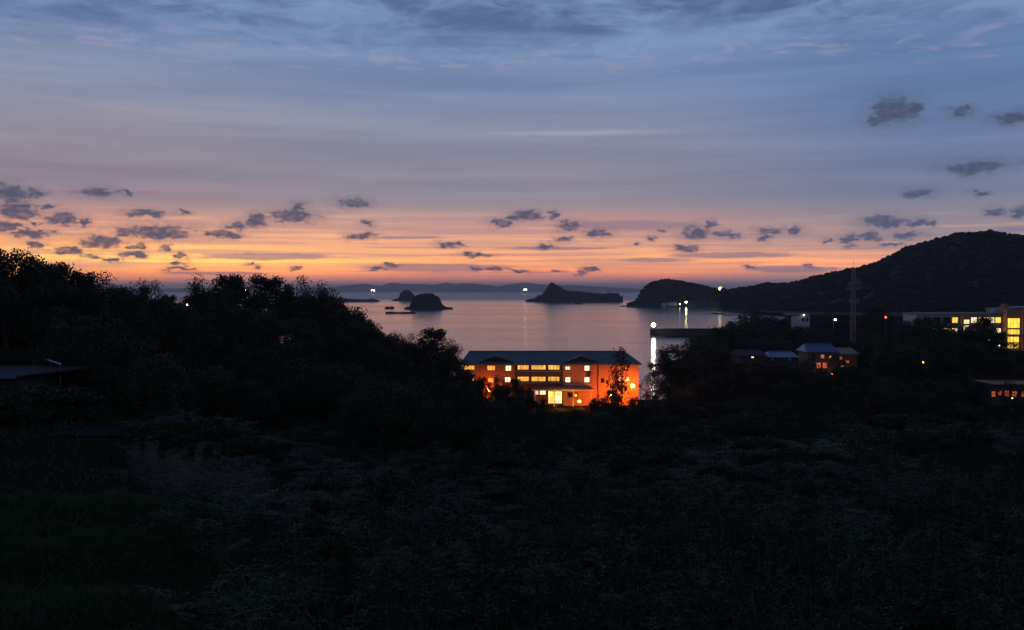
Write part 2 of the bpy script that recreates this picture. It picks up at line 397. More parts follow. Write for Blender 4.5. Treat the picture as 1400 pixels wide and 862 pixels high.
# ------------------------------------------------------------------ sea
def sea_material():
    m = bpy.data.materials.new('sea_water'); m.use_nodes = True
    g = NG(m.node_tree); b = m.node_tree.nodes['Principled BSDF']
    t = g.n('ShaderNodeNewGeometry').outputs['Position']
    b.inputs['Base Color'].default_value = (.014, .038, .070, 1); b.inputs['Specular Tint'].default_value = (.87, 1., 1., 1); b.inputs['IOR'].default_value = 1.75
    s = g.n('ShaderNodeSeparateXYZ'); g.put(s.inputs[0], t)
    patch = g.noise(g.v('MULTIPLY', t, (.0022, .0045, 1.)), 1.0, 7, .66)
    # wind-ruffled open sea outside the sheltered bay
    far = g.step(g.m('ADD', s.outputs[1], g.m('MULTIPLY', g.m('SUBTRACT', patch, .5), 900.)), 2500., 4000.)
    rough = g.m('ADD', g.step(patch, .28, .72, .09, .17), g.m('MULTIPLY', far, .22))
    g.put(b.inputs['Roughness'], rough)
    bn = g.n('ShaderNodeBump'); bn.inputs['Strength'].default_value = .35; bn.inputs['Distance'].default_value = .25
    h = g.noise(g.v('MULTIPLY', t, (.25, .6, 1.)), 1.0, 4, .6)
    g.put(bn.inputs['Height'], h); m.node_tree.links.new(bn.outputs[0], b.inputs['Normal'])
    return m
S = 44000.
tag(MB().add([(-S, -3000, 0), (S, -3000, 0), (S, S, 0), (-S, S, 0)], [(0, 1, 2, 3)]).build('sea', sea_material()), kind='structure')

# ------------------------------------------------------------------ far hills, mountain, headland
def ridge_mesh(name, cols, m, rough_amp, rough_scale, nrows=26, back=.5, seed=0., kind='structure'):
    """cols: list of (px, ridge_row, ridge_D, foot_D, foot_z); a hill lofted over map columns"""
    V = []; 
    for (px, py, Dr, Df, zf) in cols:
        top = at(px, py, Dr); dx = (px - CX) / F
        for j in range(nrows):
            t = j / (nrows - 1)
            if t <= .62:
                u = t / .62; D = Df + (Dr - Df) * u; s = u * u * (3 - 2 * u); s = .55 * s + .45 * u
                z = zf + (top.z - zf) * s
            else:
                u = (t - .62) / .38; D = Dr + (Dr - Df) * back * u * 2; z = top.z * (1 - u) ** 1.3 - 1.5 * u
            x = dx * D
            w = math.sin(math.pi * min(1, t / .62) * .5) if t < .62 else 1 - (t - .62) / .38
            z += w * rough_amp * mnoise.fractal(Vector((x * rough_scale, D * rough_scale, seed)), 1.0, 2.0, 5)
            V.append((x, D, z))
    n = len(cols)
    i = np.arange(n * nrows).reshape(n, nrows)
    f = np.stack([i[:-1, :-1].ravel(), i[1:, :-1].ravel(), i[1:, 1:].ravel(), i[:-1, 1:].ravel()], 1)
    o = np_mesh(name, np.array(V), f, m, smooth=True)
    tag(o, kind=kind)
    return o, np.array(V).reshape(n, nrows, 3)
def interp_cols(keys, step):
    keys = sorted(keys); out = []; px = keys[0][0]
    K = np.array(keys, float)
    while px <= keys[-1][0]:
        out.append((px, *[float(np.interp(px, K[:, 0], K[:, k])) for k in range(1, K.shape[1])])); px += step
    return out
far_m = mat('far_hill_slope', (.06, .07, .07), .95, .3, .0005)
far_cols = interp_cols([(-300,397,18000,16000,0),(60,396,18000,16000,0),(300,394,18000,16000,0),(450,393,18000,16000,0),(470,391,18000,16000,0),(500,388,18000,16000,0),(520,391,18000,16000,0),(533,387,18000,16000,0),(550,389,18000,16000,0),(590,388,18000,16000,0),(607,385.5,18000,16000,0),(620,388,18000,16000,0),(650,388,18000,16000,0),(680,391,18000,16000,0),(700,388,18000,16000,0),(715,387,18000,16000,0),(735,389,18000,16000,0),(760,389,18000,16000,0),(800,391,18000,16000,0),(850,394,18000,16000,0),(870,396,18000,16000,0),(1100,397,18000,16000,0)], 4)
ridge_mesh('far_hills', far_cols, far_m, 40, .0018, 14)
mcols = interp_cols([(985,396.5,1900,1620,1),(1000,397,1850,1580,1.5),(1020,393.5,1800,1500,2),(1050,390,1700,1380,3),(1090,384,1620,1260,5),(1120,378,1550,1150,6),(1150,373,1500,1080,7),(1180,366,1450,1020,8),(1210,353,1420,980,8),(1240,340,1400,960,9),(1270,331,1380,940,9),(1300,323,1360,930,9),(1330,319,1350,920,9),(1352,317,1350,920,9),(1380,321,1350,920,9),(1420,324,1350,920,9),(1500,330,1350,900,9),(1650,345,1350,850,9),(1800,370,1350,850,9),(1900,392,1350,850,4)], 5)
hill_ob, hill_v = ridge_mesh('wooded_hill', mcols, hill_m, 5.0, .012, 40, seed=2.)
hcols = interp_cols([(858,416,2080,2050,-.5),(866,414,2090,2050,-.5),(872,407,2100,2040,-.5),(876,398,2110,2035,-.5),(884,390,2120,2030,-.5),(894,385,2130,2030,-.5),(905,382.5,2130,2030,-.5),(920,383,2130,2020,-.5),(935,385,2130,2010,-.5),(950,388,2120,1990,-.5),(965,391,2100,1960,-.5),(980,395,2050,1900,-.5),(990,397,2000,1800,-.5),(1005,399,1950,1750,-.5),(1030,402,1900,1650,-.5)], 2)
head_ob, head_v = ridge_mesh('headland', hcols, hill_m, 2.2, .05, 30, seed=5.)

def icosph():
    t = (1 + 5 ** .5) / 2
    v = np.array([(-1,t,0),(1,t,0),(-1,-t,0),(1,-t,0),(0,-1,t),(0,1,t),(0,-1,-t),(0,1,-t),(t,0,-1),(t,0,1),(-t,0,-1),(-t,0,1)], float)
    v /= np.linalg.norm(v[0])
    f = [(0,11,5),(0,5,1),(0,1,7),(0,7,10),(0,10,11),(1,5,9),(5,11,4),(11,10,2),(10,7,6),(7,1,8),(3,9,4),(3,4,2),(3,2,6),(3,6,8),(3,8,9),(4,9,5),(2,4,11),(6,2,10),(8,6,7),(9,8,1)]
    vs = [tuple(x) for x in v]; cache = {}; nf = []
    def mid(a, b):
        k = (min(a, b), max(a, b))
        if k not in cache:
            p = (np.array(vs[a]) + np.array(vs[b])); p /= np.linalg.norm(p); vs.append(tuple(p)); cache[k] = len(vs) - 1
        return cache[k]
    for a, b, c in f:
        ab, bc, ca = mid(a, b), mid(b, c), mid(c, a)
        nf += [(a, ab, ca), (b, bc, ab), (c, ca, bc), (ab, bc, ca)]
    return np.array(vs), np.array(nf)
ICO_V, ICO_F = icosph()
def woodland(name, V, n, rmin, rmax, m, tmin=.05, tmax=.72):
    """one far-off wood that reads as a mass: jittered crowns over a slope"""
    nc, nr, _ = V.shape; vv, ff = [], []; rng = np.random.default_rng(11); off = 0
    for _ in range(n):
        a = rng.random() * (nc - 1.001); b = (tmin + (tmax - tmin) * rng.random()) * (nr - 1.001)
        i, j = int(a), int(b); u, w = a - i, b - j
        p = (V[i, j] * (1 - u) + V[i + 1, j] * u) * (1 - w) + (V[i, j + 1] * (1 - u) + V[i + 1, j + 1] * u) * w
        r = rng.uniform(rmin, rmax)
        q = ICO_V * (1 + rng.normal(0, .16, (len(ICO_V), 1))) * np.array([r, r, r * rng.uniform(.4, .7)]) + p + np.array([0, 0, r * .15])
        vv.append(q); ff.append(ICO_F + off); off += len(q)
    o = np_mesh(name, np.concatenate(vv), np.concatenate(ff), m)
    return tag(o, kind='stuff')
crown_far = mat('distant_crown', (.015, .019, .014), .95, .7, .012, spec=.05)
tag(woodland('hill_woodland', hill_v, 9500, 2.2, 4.8, crown_far), 'dark wood covering the big hill', 'woodland')
tag(woodland('headland_woodland', head_v, 1100, 1.6, 3.4, crown_far, .2, .75), 'dark wood covering the headland', 'woodland')

# islets and rocks: closed lumps on the sea, noisy
def islet(name, label, D, prof, depth, amp, m, cat='islet'):
    """prof: skyline in picture columns/rows; the lump is that skyline with a rounded plan"""
    K = np.array(prof, float); n = 46; cols = []
    pxs = np.linspace(K[0, 0], K[-1, 0], n); z0 = 0
    V = []; nr = 15
    c = at((K[0, 0] + K[-1, 0]) / 2, 400, D)
    for k, px in enumerate(pxs):
        top = max(.25, at(px, float(np.interp(px, K[:, 0], K[:, 1])), D).z); x = at(px, 400, D).x
        half = depth * (.25 + .75 * math.sin(math.pi * (k + .5) / n)) * .5
        for j in range(nr):
            t = j / (nr - 1) * 2 - 1
            z = top * max(0., 1 - abs(t) ** 2.6) + .0
            z += amp * mnoise.fractal(Vector((x * .12, t * depth * .12, D * .01)), 1., 2., 4) * (1 - abs(t)) * min(1, top / 5)
            V.append((x - c.x + (amp * .3 * mnoise.noise(Vector((k, j, 1.))) if 0 < j < nr - 1 else 0), t * half, z - (.6 if abs(t) == 1 else 0)))
    i = np.arange(n * nr).reshape(n, nr)
    f = np.stack([i[:-1, :-1].ravel(), i[1:, :-1].ravel(), i[1:, 1:].ravel(), i[:-1, 1:].ravel()], 1)
    o = np_mesh(name, np.array(V), f, m, smooth=False); o.location = (c.x, D, 0)
    if m is hill_m:
        rng = np.random.default_rng(int(D)); A = np.array(V).reshape(n, nr, 3); vv, ff, off = [], [], 0
        for _ in range(230):
            i_, j_ = rng.integers(0, n), rng.integers(2, nr - 2); q = A[i_, j_]
            if q[2] < 4: continue
            r = rng.uniform(.8, 2.0) * D / 2300
            w_ = ICO_V * (1 + rng.normal(0, .2, (len(ICO_V), 1))) * np.array([r, r, r * .8]) + q
            vv.append(w_); ff.append(ICO_F + off); off += len(w_)
        np_mesh('foliage', np.concatenate(vv), np.concatenate(ff), crown_far, o)
    return tag(o, label, cat)
islet('wooded_islet', 'rounded dark islet in the bay, larger and nearer of the two domed islets', 1780, [(553,421),(560,420.4),(562,413),(566,406),(572,404),(580,402),(586,401),(592,402.5),(598,407),(603,414),(606,419),(612,420.4),(619,421)], 60, 3.0, hill_m)
islet('wooded_islet', 'small dark domed islet half hidden behind the larger rounded islet', 3150, [(536,410.5),(545,409.5),(547,403),(551,399),(556,397.3),(561,399),(565,404),(567,409),(570,410.5)], 60, 3.0, hill_m)
islet('rocky_islet', 'long rocky islet with a pointed peak and low tail on the horizon', 2900, [(718,412),(722,410),(730,409),(735,405),(741,403),(746,397),(750,390),(754,386.5),(758,388),(763,392),(768,394),(774,397.5),(782,398.5),(790,398.6),(797,399.5),(810,401),(826,402),(834,400.8),(845,401.5),(846,405),(851,406.3)], 110, 3.0, hill_m)
islet('low_reef', 'flat dark reef strip off the wooded point, below a bright light', 2900, [(455,407),(470,408.2),(485,409.2),(500,409.6),(509,408.6),(514,409.8),(519,411.5)], 50, 1.2, rock_m, 'reef')
islet('low_reef', 'flat dark reef lying in front of the larger domed islet', 1450, [(527,426.7),(535,426.2),(543,427),(556,426.4),(560,427),(565,425.6),(570,428.6)], 16, .5, rock_m, 'reef')
islet('low_reef', 'tiny broken reef between the flat reef and the small islet', 1830, [(526,420.3),(530,419),(533,420),(536,418.8),(539,420.6)], 12, .5, rock_m, 'reef')
islet('sea_rock', 'small dark rock in open water before the pointed islet', 2420, [(784,416),(788,413.8),(792,413.5),(795,415),(797,416)], 14, .8, rock_m, 'rock')
islet('sea_rock', 'smallest rock in the water, beside a slightly bigger one', 2400, [(773,416),(776,414.8),(779,415),(781,416.2)], 8, .6, rock_m, 'rock')
islet('low_reef', 'flat reef in the cove between headland and pier, the wider one', 1420, [(958,429.8),(966,429),(972,429.5),(975,428),(985,428),(991,429.7)], 14, .6, rock_m, 'reef')
islet('low_reef', 'narrow low reef in the cove close to the wooded shore', 1330, [(988,432.2),(994,431),(1000,431.2),(1005,432.3)], 10, .5, rock_m, 'reef')
islet('low_reef', 'thin reef trailing from the foot of the headland cliff', 2080, [(846,419),(853,417.8),(858,418.3),(862,416.6),(870,417.4),(874,419)], 14, .8, rock_m, 'reef')

# ------------------------------------------------------------------ trees
def make_crown(seed, n_leaf, clumps, leaf, spread=(1., 1., .8), shell=.55):
    """leaf quads in clumps; unit tree: height 1, crown centre at .62"""
    rng = np.random.default_rng(seed); P = []; cen = []
    for k in range(clumps):
        for _ in range(30):
            d = rng.normal(size=3); d /= np.linalg.norm(d)
            rr = rng.uniform(.25, 1.) ** .6
            c = d * rr * np.array(spread) * .32
            if c[2] > -.40: break
        cr = rng.uniform(.085, .16) * (1.15 - .3 * rr)
        cen.append((c, cr))
        m = int(n_leaf / clumps)
        q = rng.normal(size=(m, 3)); q = unit(q) * (rng.uniform(shell, 1.0, (m, 1)) ** .8) * cr * np.array([1.15, 1.15, .75])
        P.append(q + c)
    P = np.concatenate(P) + np.array([0, 0, .56])
    n = len(P)
    D = unit(rng.normal(size=(n, 3)) + np.array([0, 0, -.15])); N = perp(D, rng)
    v, f = leaf_quads(P, D, N, rng.uniform(.7, 1.3, n) * leaf, rng.uniform(.42, .62, n) * leaf)
    return v, f, cen
def make_tree_proto(seed, n_leaf, clumps, leaf, m, spread, shell=.55, trunk=.018):
    root = empty('evergreen_tree')
    v, f, cen = make_crown(seed, n_leaf, clumps, leaf, spread, shell)
    np_mesh('crown', v, f, m, root)
    t = MB(); rnd = random.Random(seed)
    lean = (rnd.uniform(-.03, .03), rnd.uniform(-.03, .03))
    t.tube([(0, 0, -.06), (lean[0] * .3, lean[1] * .3, .2), (lean[0], lean[1], .45), (lean[0] * 1.2, lean[1] * 1.2, .72)], [trunk * 1.4, trunk, trunk * .75, trunk * .3], 7)
    for c, cr in cen[::max(1, len(cen) // 9)]:
        z0 = rnd.uniform(.32, .55)
        e = (c[0], c[1], c[2] + .56); s = (lean[0] * z0 * 2, lean[1] * z0 * 2, z0)
        mid = tuple((a * .5 + b * .5) + (.02 if k == 2 else 0) for k, (a, b) in enumerate(zip(s, e)))
        t.tube([s, mid, e], [trunk * .5, trunk * .32, trunk * .12], 5)
    t.build('trunk', bark, root)
    return root
PROTO = [make_tree_proto(21, 10500, 46, .020, leaf_a, (.9, .9, 1.1), .15), make_tree_proto(22, 10500, 42, .021, leaf_a, (1.1, 1.1, 1.05), .15),
         make_tree_proto(23, 9500, 40, .020, leaf_b, (.85, .85, 1.15), .15), make_tree_proto(24, 11000, 30, .016, leaf_a, (1.2, 1.2, 1.0), .1),
         make_tree_proto(25, 10500, 50, .019, leaf_b, (1.0, 1.0, 1.1), .15)]
SPARSE = make_tree_proto(31, 900, 22, .030, leaf_a, (.75, .75, 1.1), .3, .012)
USED = set(); SINK = .16
def plant(proto, x, y, h, wide, label, group, name='evergreen_tree', cat='tree'):
    o = proto
    if id(proto) in USED: o = copy_tree(proto)
    USED.add(id(proto))
    o.name = name
    o.location = (x, y, gz(x, y) - SINK * h); o.rotation_euler = (0, 0, random.uniform(0, 6.28)); o.scale = (h * wide, h * wide, h)
    tag(o, label, cat, group)
    return o
def filler(n, dlo, dhi, plo, phi, skx, sky_, label, group, hlo=6.5, hhi=12., slope=0., skip=None):
    made = tries = 0
    while made < n and tries < n * 30:
        tries += 1
        D = random.uniform(dlo, dhi); px = random.uniform(plo, phi)
        if skip and skip(px, D): continue
        x = (px - CX) / F * D; g = gz(x, D)
        if g < .8: continue
        lim = (at(px, float(np.interp(px, skx, sky_)) + 3 + slope * (dhi - D) / (dhi - dlo), D).z - g) / (.95 - SINK)
        if lim < 3.2: continue
        made += 1
        plant(PROTO[random.randrange(5)], x, D, min(lim, random.uniform(hlo, hhi)), random.uniform(.8, 1.15), label, group)
def plant_px(px, py, D, wide, label, group, k=None, proto=None, hmin=3., **kw):
    p = at(px, py, D); h = max(hmin, (p.z - gz(p.x, p.y)) / (.93 - SINK))
    return plant(proto or PROTO[random.randrange(5) if k is None else k], p.x, p.y, h, wide, label, group, **kw)

G_L, L_L = 'trees of the wooded slope at the frame edge', 'dark evergreen tree in the wooded slope rising at the left edge'
# left slope skyline: distinct crowns
sky_left = [(8,334,120,1.0,3),(40,342,122,1.0,3),(74,356,126,.9,1),(108,368,128,.85,1),(132,376,132,.8,0),(160,386,150,.7,3),(186,384,150,.7,4),(205,387,152,.7,0),(228,401,175,.6,1),(-25,330,124,1.0,3),(-70,328,126,1.0,0),(-120,330,128,1.0,1)]
sl = ['tall evergreen with airy crown at the left picture edge, highest on the skyline', 'airy evergreen second from the left edge on the skyline', 'evergreen third along the descending left skyline', 'evergreen fourth along the descending left skyline', 'evergreen at the foot of the high left skyline', 'low crown with ragged top left of the bright sunset gap', 'small ragged tree just left of the sunset gap', 'last small tree before the sunset gap', 'bush-like tree low in the sunset gap']
for i, (px, py, D, w, k) in enumerate(sky_left):
    plant_px(px, py, D, w, sl[i] if i < 9 else L_L, G_L, k)
filler(46, 98, 195, -130, 250, [-200, 0, 60, 95, 150, 210, 260], [340, 338, 352, 372, 388, 394, 410], L_L, G_L)
G_M, L_M = 'trees of the middle wooded hump', 'dark evergreen tree in the rounded wooded hump before the sea'
sm = [(282,380,205,.8,4,'left shoulder tree of the rounded wooded hump by the sunset gap'), (312,373,205,.9,1,'broad tree crowning the rounded hump, left of its top'), (343,371,206,.9,3,'highest broad tree on the rounded wooded hump'), (375,376,207,.8,1,'tree right of the hump top, crown touching its neighbour'), (404,381,210,.8,0,'tree on the falling right side of the rounded hump'), (430,388,214,.75,4,'tree at the right shoulder of the rounded hump'), (452,400,225,.7,0,'tree where the hump drops towards the bay'), (476,412,240,.7,2,'tree on the sloping skyline just left of the bay'), (498,430,250,.65,0,'small tree on the skyline falling to the bay'), (520,450,250,.6,2,'low ragged tree at the dip of the skyline beside the bay'), (545,455,240,.6,4,'ragged small tree in the skyline dip'), (588,447,205,.95,1,'round dark tree standing out against the water left of the inn'), (566,458,205,.7,0,'tree tucked left of the round tree by the water'), (612,466,205,.7,4,'tree tucked right of the round tree, touching the inn roof')]
for px, py, D, w, k, lab in sm: plant_px(px, py, D, w, lab, G_M, k)
filler(66, 105, 245, 225, 640, [225, 260, 290, 340, 400, 440, 470, 520, 560, 590, 615, 640], [404, 404, 384, 376, 384, 396, 414, 456, 458, 454, 474, 508], L_M, G_M)
for px, py, D, w, lab in [(503,438,225,1.1,'tree filling the slope left of the skyline dip'), (524,458,215,1.1,'tree filling the skyline dip, left one'), (546,460,212,1.1,'tree filling the skyline dip, right one'), (562,466,209,1.,'tree low between the dip and the round waterside tree'), (534,478,192,1.2,'dark tree lower down under the skyline dip'), (508,468,195,1.2,'dark tree lower down left of the dip'), (610,482,196,1.1,'dark tree under the left end of the inn roof')]:
    plant_px(px, py, D, w, lab, G_M)
for px, py, D in [(455,407,420),(470,416,400),(488,426,380),(505,441,350),(440,402,400),(420,400,380),(462,410,440)]:
    plant_px(px, py, D, .8, 'dark tree on the point running down to the bay', 'trees on the point')
# in front of the inn
G_I, L_I = 'trees before the inn', 'dark tree in the belt below the inn'
for px, py, D, w, k, lab in [(640,507,226,.8,0,'tree hiding the lower left corner of the inn'), (660,512,224,.7,2,'tree before the left bay of the inn, leaves against orange light'), (683,513,226,.65,4,'tree with crown cutting into the left bay of the inn'), (703,517,222,.7,1,'tree at the right end of the belt hiding the left bay'), (722,531,218,.8,0,'low round tree under the middle windows of the inn'), (742,546,214,.8,1,'bush-like tree left of the white lamp at the inn entrance'), (835,533,228,.9,1,'round dark tree below the orange lit end wall of the inn'), (815,541,224,.8,0,'dark tree between the entrance and the orange end wall'), (868,541,226,.8,3,'broad low tree under the orange street lamp'), (895,539,228,.8,1,'tree right of the orange street lamp, by the water')]:
    plant_px(px, py, D, w, lab, G_I, k)
plant_px(850, 473, 238, .55, 'thin sparse tree rising before the inn end wall above its roof', G_I, proto=SPARSE)
for px, py, D, w, lab in [(1376,520,194,.8,'sparse tree before the low building at the right edge'), (1394,528,192,.8,'small sparse tree before the red windows at the right edge'), (1113,484,268,.8,'sparse tree before the left side of the blue roofed house'), (1146,480,270,.8,'sparse tree at the corner between the red-lit houses')]:
    plant_px(px, py, D, w, lab, 'sparse trees before the houses', proto=SPARSE)
plant_px(884, 513, 243, .9, 'sparse tree lit orange beside the street lamp', G_I, proto=SPARSE)
plant_px(838, 505, 240, .6, 'thin young tree silhouetted on the orange end wall', G_I, proto=SPARSE)
filler(30, 120, 222, 610, 905, [610, 640, 700, 740, 765, 800, 905], [492, 514, 530, 552, 562, 552, 543], L_I, G_I, 4., 9.)
# right side belt
G_R, L_R = 'trees of the right-hand wooded bank', 'dark evergreen tree in the wooded bank between inn and town'
for px, py, D, w, k, lab in [(918,474,285,.95,4,'round tree at the water edge right of the lamp reflection'), (938,464,290,1.0,0,'tree behind the round waterside tree, slightly taller'), (962,454,310,1.05,2,'tree on the bank below the pier root'), (985,445,330,1.05,1,'tree on the bank climbing towards the white hut'), (1008,433,400,1.05,0,'tree standing against the cove water by the pier root'), (1022,425,460,.9,4,'highest small tree where bank meets the cove'), (1040,426,470,1.0,0,'tree left of the white flat-roofed hut'), (1060,434,430,1.1,1,'tree just below the white flat-roofed hut'), (1112,436,470,.7,2,'tree right of the white flat-roofed hut'), (1135,428,480,.7,0,'tree behind the pole lamp left of the mast'), (1190,416,480,.9,1,'big dark tree right of the lattice mast'), (1212,428,470,.8,0,'tree between mast and school, below the hill'), (1240,434,315,.9,2,'brown lit tree at the far end of the school'), (1268,433,310,1.0,1,'broad tree before the school wall, lit from behind'), (1292,438,310,.8,4,'tree left of the lit stair window of the school'), (1345,432,308,.75,1,'round tree with lights showing through before the school'), (1330,440,306,.7,0,'lower tree left of the round tree before the school'), (1225,468,215,1.0,2,'rounded tree with an ochre lit flank below the school'), (1246,474,214,.9,4,'ochre tinged tree right of its rounded neighbour')]:
    plant_px(px, py, D, w, lab, G_R, k)
filler(52, 170, 430, 905, 1430, [905, 930, 985, 1010, 1050, 1100, 1180, 1250, 1400], [510, 480, 458, 446, 446, 446, 444, 472, 478], L_R, G_R, 5., 10., skip=lambda px, D: (1000 < px < 1180 and 232 < D < 330 and False) or (1325 < px and 120 < D < 262) or (1240 < px and 315 < D < 380) or (1005 < px < 1180 and 268 < D < 300))
for px, py, D, lab in [(1254,437,300,'tree covering the far end of the school wall'), (1281,440,298,'wide tree over the dark school windows'), (1303,446,296,'tree just left of the lit stair tower'), (1334,441,298,'tree just right of the lit stair tower'), (1356,446,298,'tree touching the glazed end of the school'), (1262,458,270,'lower tree in front of the school, left'), (1300,464,268,'lower tree in front of the school, middle'), (1340,466,268,'lower tree in front of the school, below the round one'), (1384,490,262,'low tree under the school awning'), (1186,452,300,'tree right of the mast foot'), (1210,455,290,'tree between mast and ochre tree'), (1152,462,330,'dark tree at the mast foot, left side'), (1070,462,320,'dark tree behind the dark blue roof'), (1030,460,330,'dark tree behind the grey terraced house'), (1100,458,330,'dark tree behind the two blue roofs'), (1128,456,335,'dark tree left of the mast foot')]:
    plant_px(px, py, D, 1.15, lab, G_R)
for px, py, D, lab in [(1091,442,428,'tree hiding the foot of the white hut'), (1078,446,425,'tree left of the white hut foot'), (1105,443,426,'tree right of the white hut foot'), (1008,494,262,'dark tree before the grey terraced house'), (1038,498,260,'low tree between the grey house and the blue roofed house'), (1066,492,262,'tree hiding the foot of the house with the dark blue roof'), (1096,495,263,'tree in the gap between the two blue roofed houses'), (1122,506,261,'low tree under the red lit windows'), (1150,499,264,'tree before the low red-lit house'), (1180,500,266,'taller tree right of the low red-lit house')]:
    plant_px(px, py, D, 1.1, lab, G_R)
for i in range(24):
    D = random.uniform(420, 760); px = random.uniform(1040, 1420)
    plant_px(px, random.uniform(427, 436), D, random.uniform(.8, 1.1), 'far dark tree on the flat below the big hill', 'trees on the flat below the hill', hmin=6)

def make_shrub(seed, m):
    root = empty('shrub'); rng = np.random.default_rng(seed)
    v, f, cen = make_crown(seed, 3600, 26, .045, (1.5, 1.5, .95), .45)
    v = v - np.array([0, 0, .28]); np_mesh('foliage', v, f, m, root)
    t = MB()
    for c, cr in cen[::3]: t.tube([(c[0] * .1, c[1] * .1, -.1), (c[0] * .5, c[1] * .5, (c[2] + .28) * .6), (c[0], c[1], c[2] + .28)], [.016, .012, .005], 5)
    tag(t.build('stems', bark, root), kind='stuff')
    return root
SHRUB = [make_shrub(81, leaf_a), make_shrub(82, leaf_b), make_shrub(83, leaf_a)]
def shrubs(n, dlo, dhi, plo, phi, hlo, hhi, label, group, skip=None):
    k = 0
    while k < n:
        D = dlo * (dhi / dlo) ** random.random(); px = random.uniform(plo, phi); x = (px - CX) / F * D
        if (skip and skip(px, D)) or gz(x, D) < .7: continue
        k += 1; pr = SHRUB[random.randrange(3)]; o = copy_tree(pr) if id(pr) in USED else pr
        USED.add(id(pr)); h = random.uniform(hlo, hhi); o.name = 'shrub'
        o.location = (x, D, gz(x, D) - .05); o.rotation_euler = (0, 0, random.uniform(0, 6.28)); o.scale = (h * 1.25, h * 1.25, h)
        tag(o, label, 'shrub', group)
shrubs(175, 105, 300, 800, 1440, 2.8, 5.4, 'dark bushy shrub filling the slope below the town houses', 'shrubs on the slope below the houses', lambda px, D: px > 1330 and 100 < D < 222 or D > 190 and (1000 < px < 1180 and D > 262 or px > 1330 and 100 < D < 222 or px < 930 and D > 225))
shrubs(70, 105, 225, 400, 880, 2.4, 4.4, 'dark bushy shrub on the slope below the inn', 'shrubs below the inn', lambda px, D: px > 730 and D > 212)
shrubs(22, 66, 110, 60, 330, 2.0, 3.4, 'dark bushy shrub at the foot of the left wood', 'shrubs at the foot of the wood', lambda px, D: px < 210 and D < 94)

# ------------------------------------------------------------------ foreground thicket
def leaf_spray(rng, base, tip, n, L, w):
    """leaves hanging off the line base->tip"""
    t = rng.uniform(0, 1, (n, 1)) ** .8
    P = base + (tip - base) * t
    ax = (tip - base) / np.linalg.norm(tip - base)
    D = unit(rng.normal(size=(n, 3)) * np.array([1, 1, .5]) + ax * .5 + np.array([0, 0, -.35]))
    N = perp(D, rng)
    return leaf_quads(P, D, N, rng.uniform(.55, 1.3, n) * L, rng.uniform(.7, 1.2, n) * w)
def make_bamboo(seed, culms, per, rad, hgt, L, w, m, name):
    rng = np.random.default_rng(seed); root = empty(name); V, Fc, off = [], [], 0; st = MB()
    for k in range(culms):
        a = rng.uniform(0, 6.283); r = rad * math.sqrt(rng.uniform(0, 1)) * .55
        b = np.array([r * math.cos(a), r * math.sin(a), -.2]); h = hgt * rng.uniform(.45, 1.12)
        ln = np.array([math.cos(a), math.sin(a), 0]) * rng.uniform(.1, .45) * rad + rng.normal(0, .12, 3) * rad
        pts = [b + ln * (u ** 2.2) + np.array([0, 0, h * (u - .14 * u ** 4)]) for u in (0, .35, .65, .85, 1.)]
        st.tube([tuple(p) for p in pts], [.022, .02, .015, .010, .004], 4)
        for j in range(per):
            u = rng.uniform(.15, 1.) ** .6; i = min(3, int(np.searchsorted((.35, .65, .85), u)))
            lo, hi = (0, .35, .65, .85)[i], (.35, .65, .85, 1.)[i]
            p = pts[i] + (pts[i + 1] - pts[i]) * ((u - lo) / (hi - lo))
            d = rng.normal(size=3) * np.array([1, 1, .45]) + np.array([0, 0, .25]); d /= np.linalg.norm(d)
            v, f = leaf_spray(rng, p, p + d * rng.uniform(.25, .7) * rad * .45, 9, L, w)
            V.append(v); Fc.append(f + off); off += len(v)
    np_mesh('foliage', np.concatenate(V), np.concatenate(Fc), m, root)
    tag(st.build('stems', culm_m, root), kind='stuff')
    return root
BAM = [make_bamboo(40 + k, 13, 13, 1.6, 4.2, .32, .024, leaf_bam, 'bamboo_clump') for k in range(4)]
REED = [make_bamboo(60 + k, 18, 9, 1.5, 3.2, .34, .012, leaf_dry, 'dry_reed_clump') for k in range(2)]
def put_clump(proto, x, y, s, sz, label, group, cat, name):
    o = proto
    if id(proto) in USED: o = copy_tree(proto)
    USED.add(id(proto)); o.name = name
    o.location = (x, y, gz(x, y) - .05); o.rotation_euler = (0, 0, random.uniform(0, 6.28)); o.scale = (s, s, s * sz)
    return tag(o, label, cat, group)
spots = []
def too_near(x, y, r): return any((x - a) ** 2 + (y - b) ** 2 < (r + c) ** 2 * .36 for a, b, c in spots)
n = 0
for _ in range(6000):
    D = 13 * (130 / 13) ** random.random(); px = random.uniform(250, 1480) if D < 60 else random.uniform(180, 1480)
    if D < 46 and px < 255 + 40 * math.sin(D): continue
    if D < 13.5: continue
    x = (px - CX) / F * D; s = .8 + D / 75 + random.uniform(-.15, .2)
    if too_near(x, D, 1.6 * s): continue
    spots.append((x, D, 1.6 * s)); n += 1
    z_ok = gz(x, D)
    want = np.interp(D, [13, 40, 80, 130], [28.6, 24.2, 19.4, 15.0]) + max(0, (px - 1000) / 400) * D * .03
    hgt = max(1.6, min(6.8, want - z_ok + random.choice((random.uniform(-3.2, -1.2), random.uniform(-.8, 1.3)))))
    put_clump(BAM[random.randrange(4)], x, D, s, hgt / 4.2 / s, 'dense bamboo clump with narrow leaves in the dark thicket below the viewpoint', 'bamboo clumps of the near thicket', 'bamboo', 'bamboo_clump')
    if n >= 290: break
shrubs(46, 17, 85, 330, 1440, 2.2, 4.2, 'dark broad-leaved shrub standing among the bamboo of the thicket', 'shrubs among the bamboo', lambda px, D: D < 50 and px < 420)
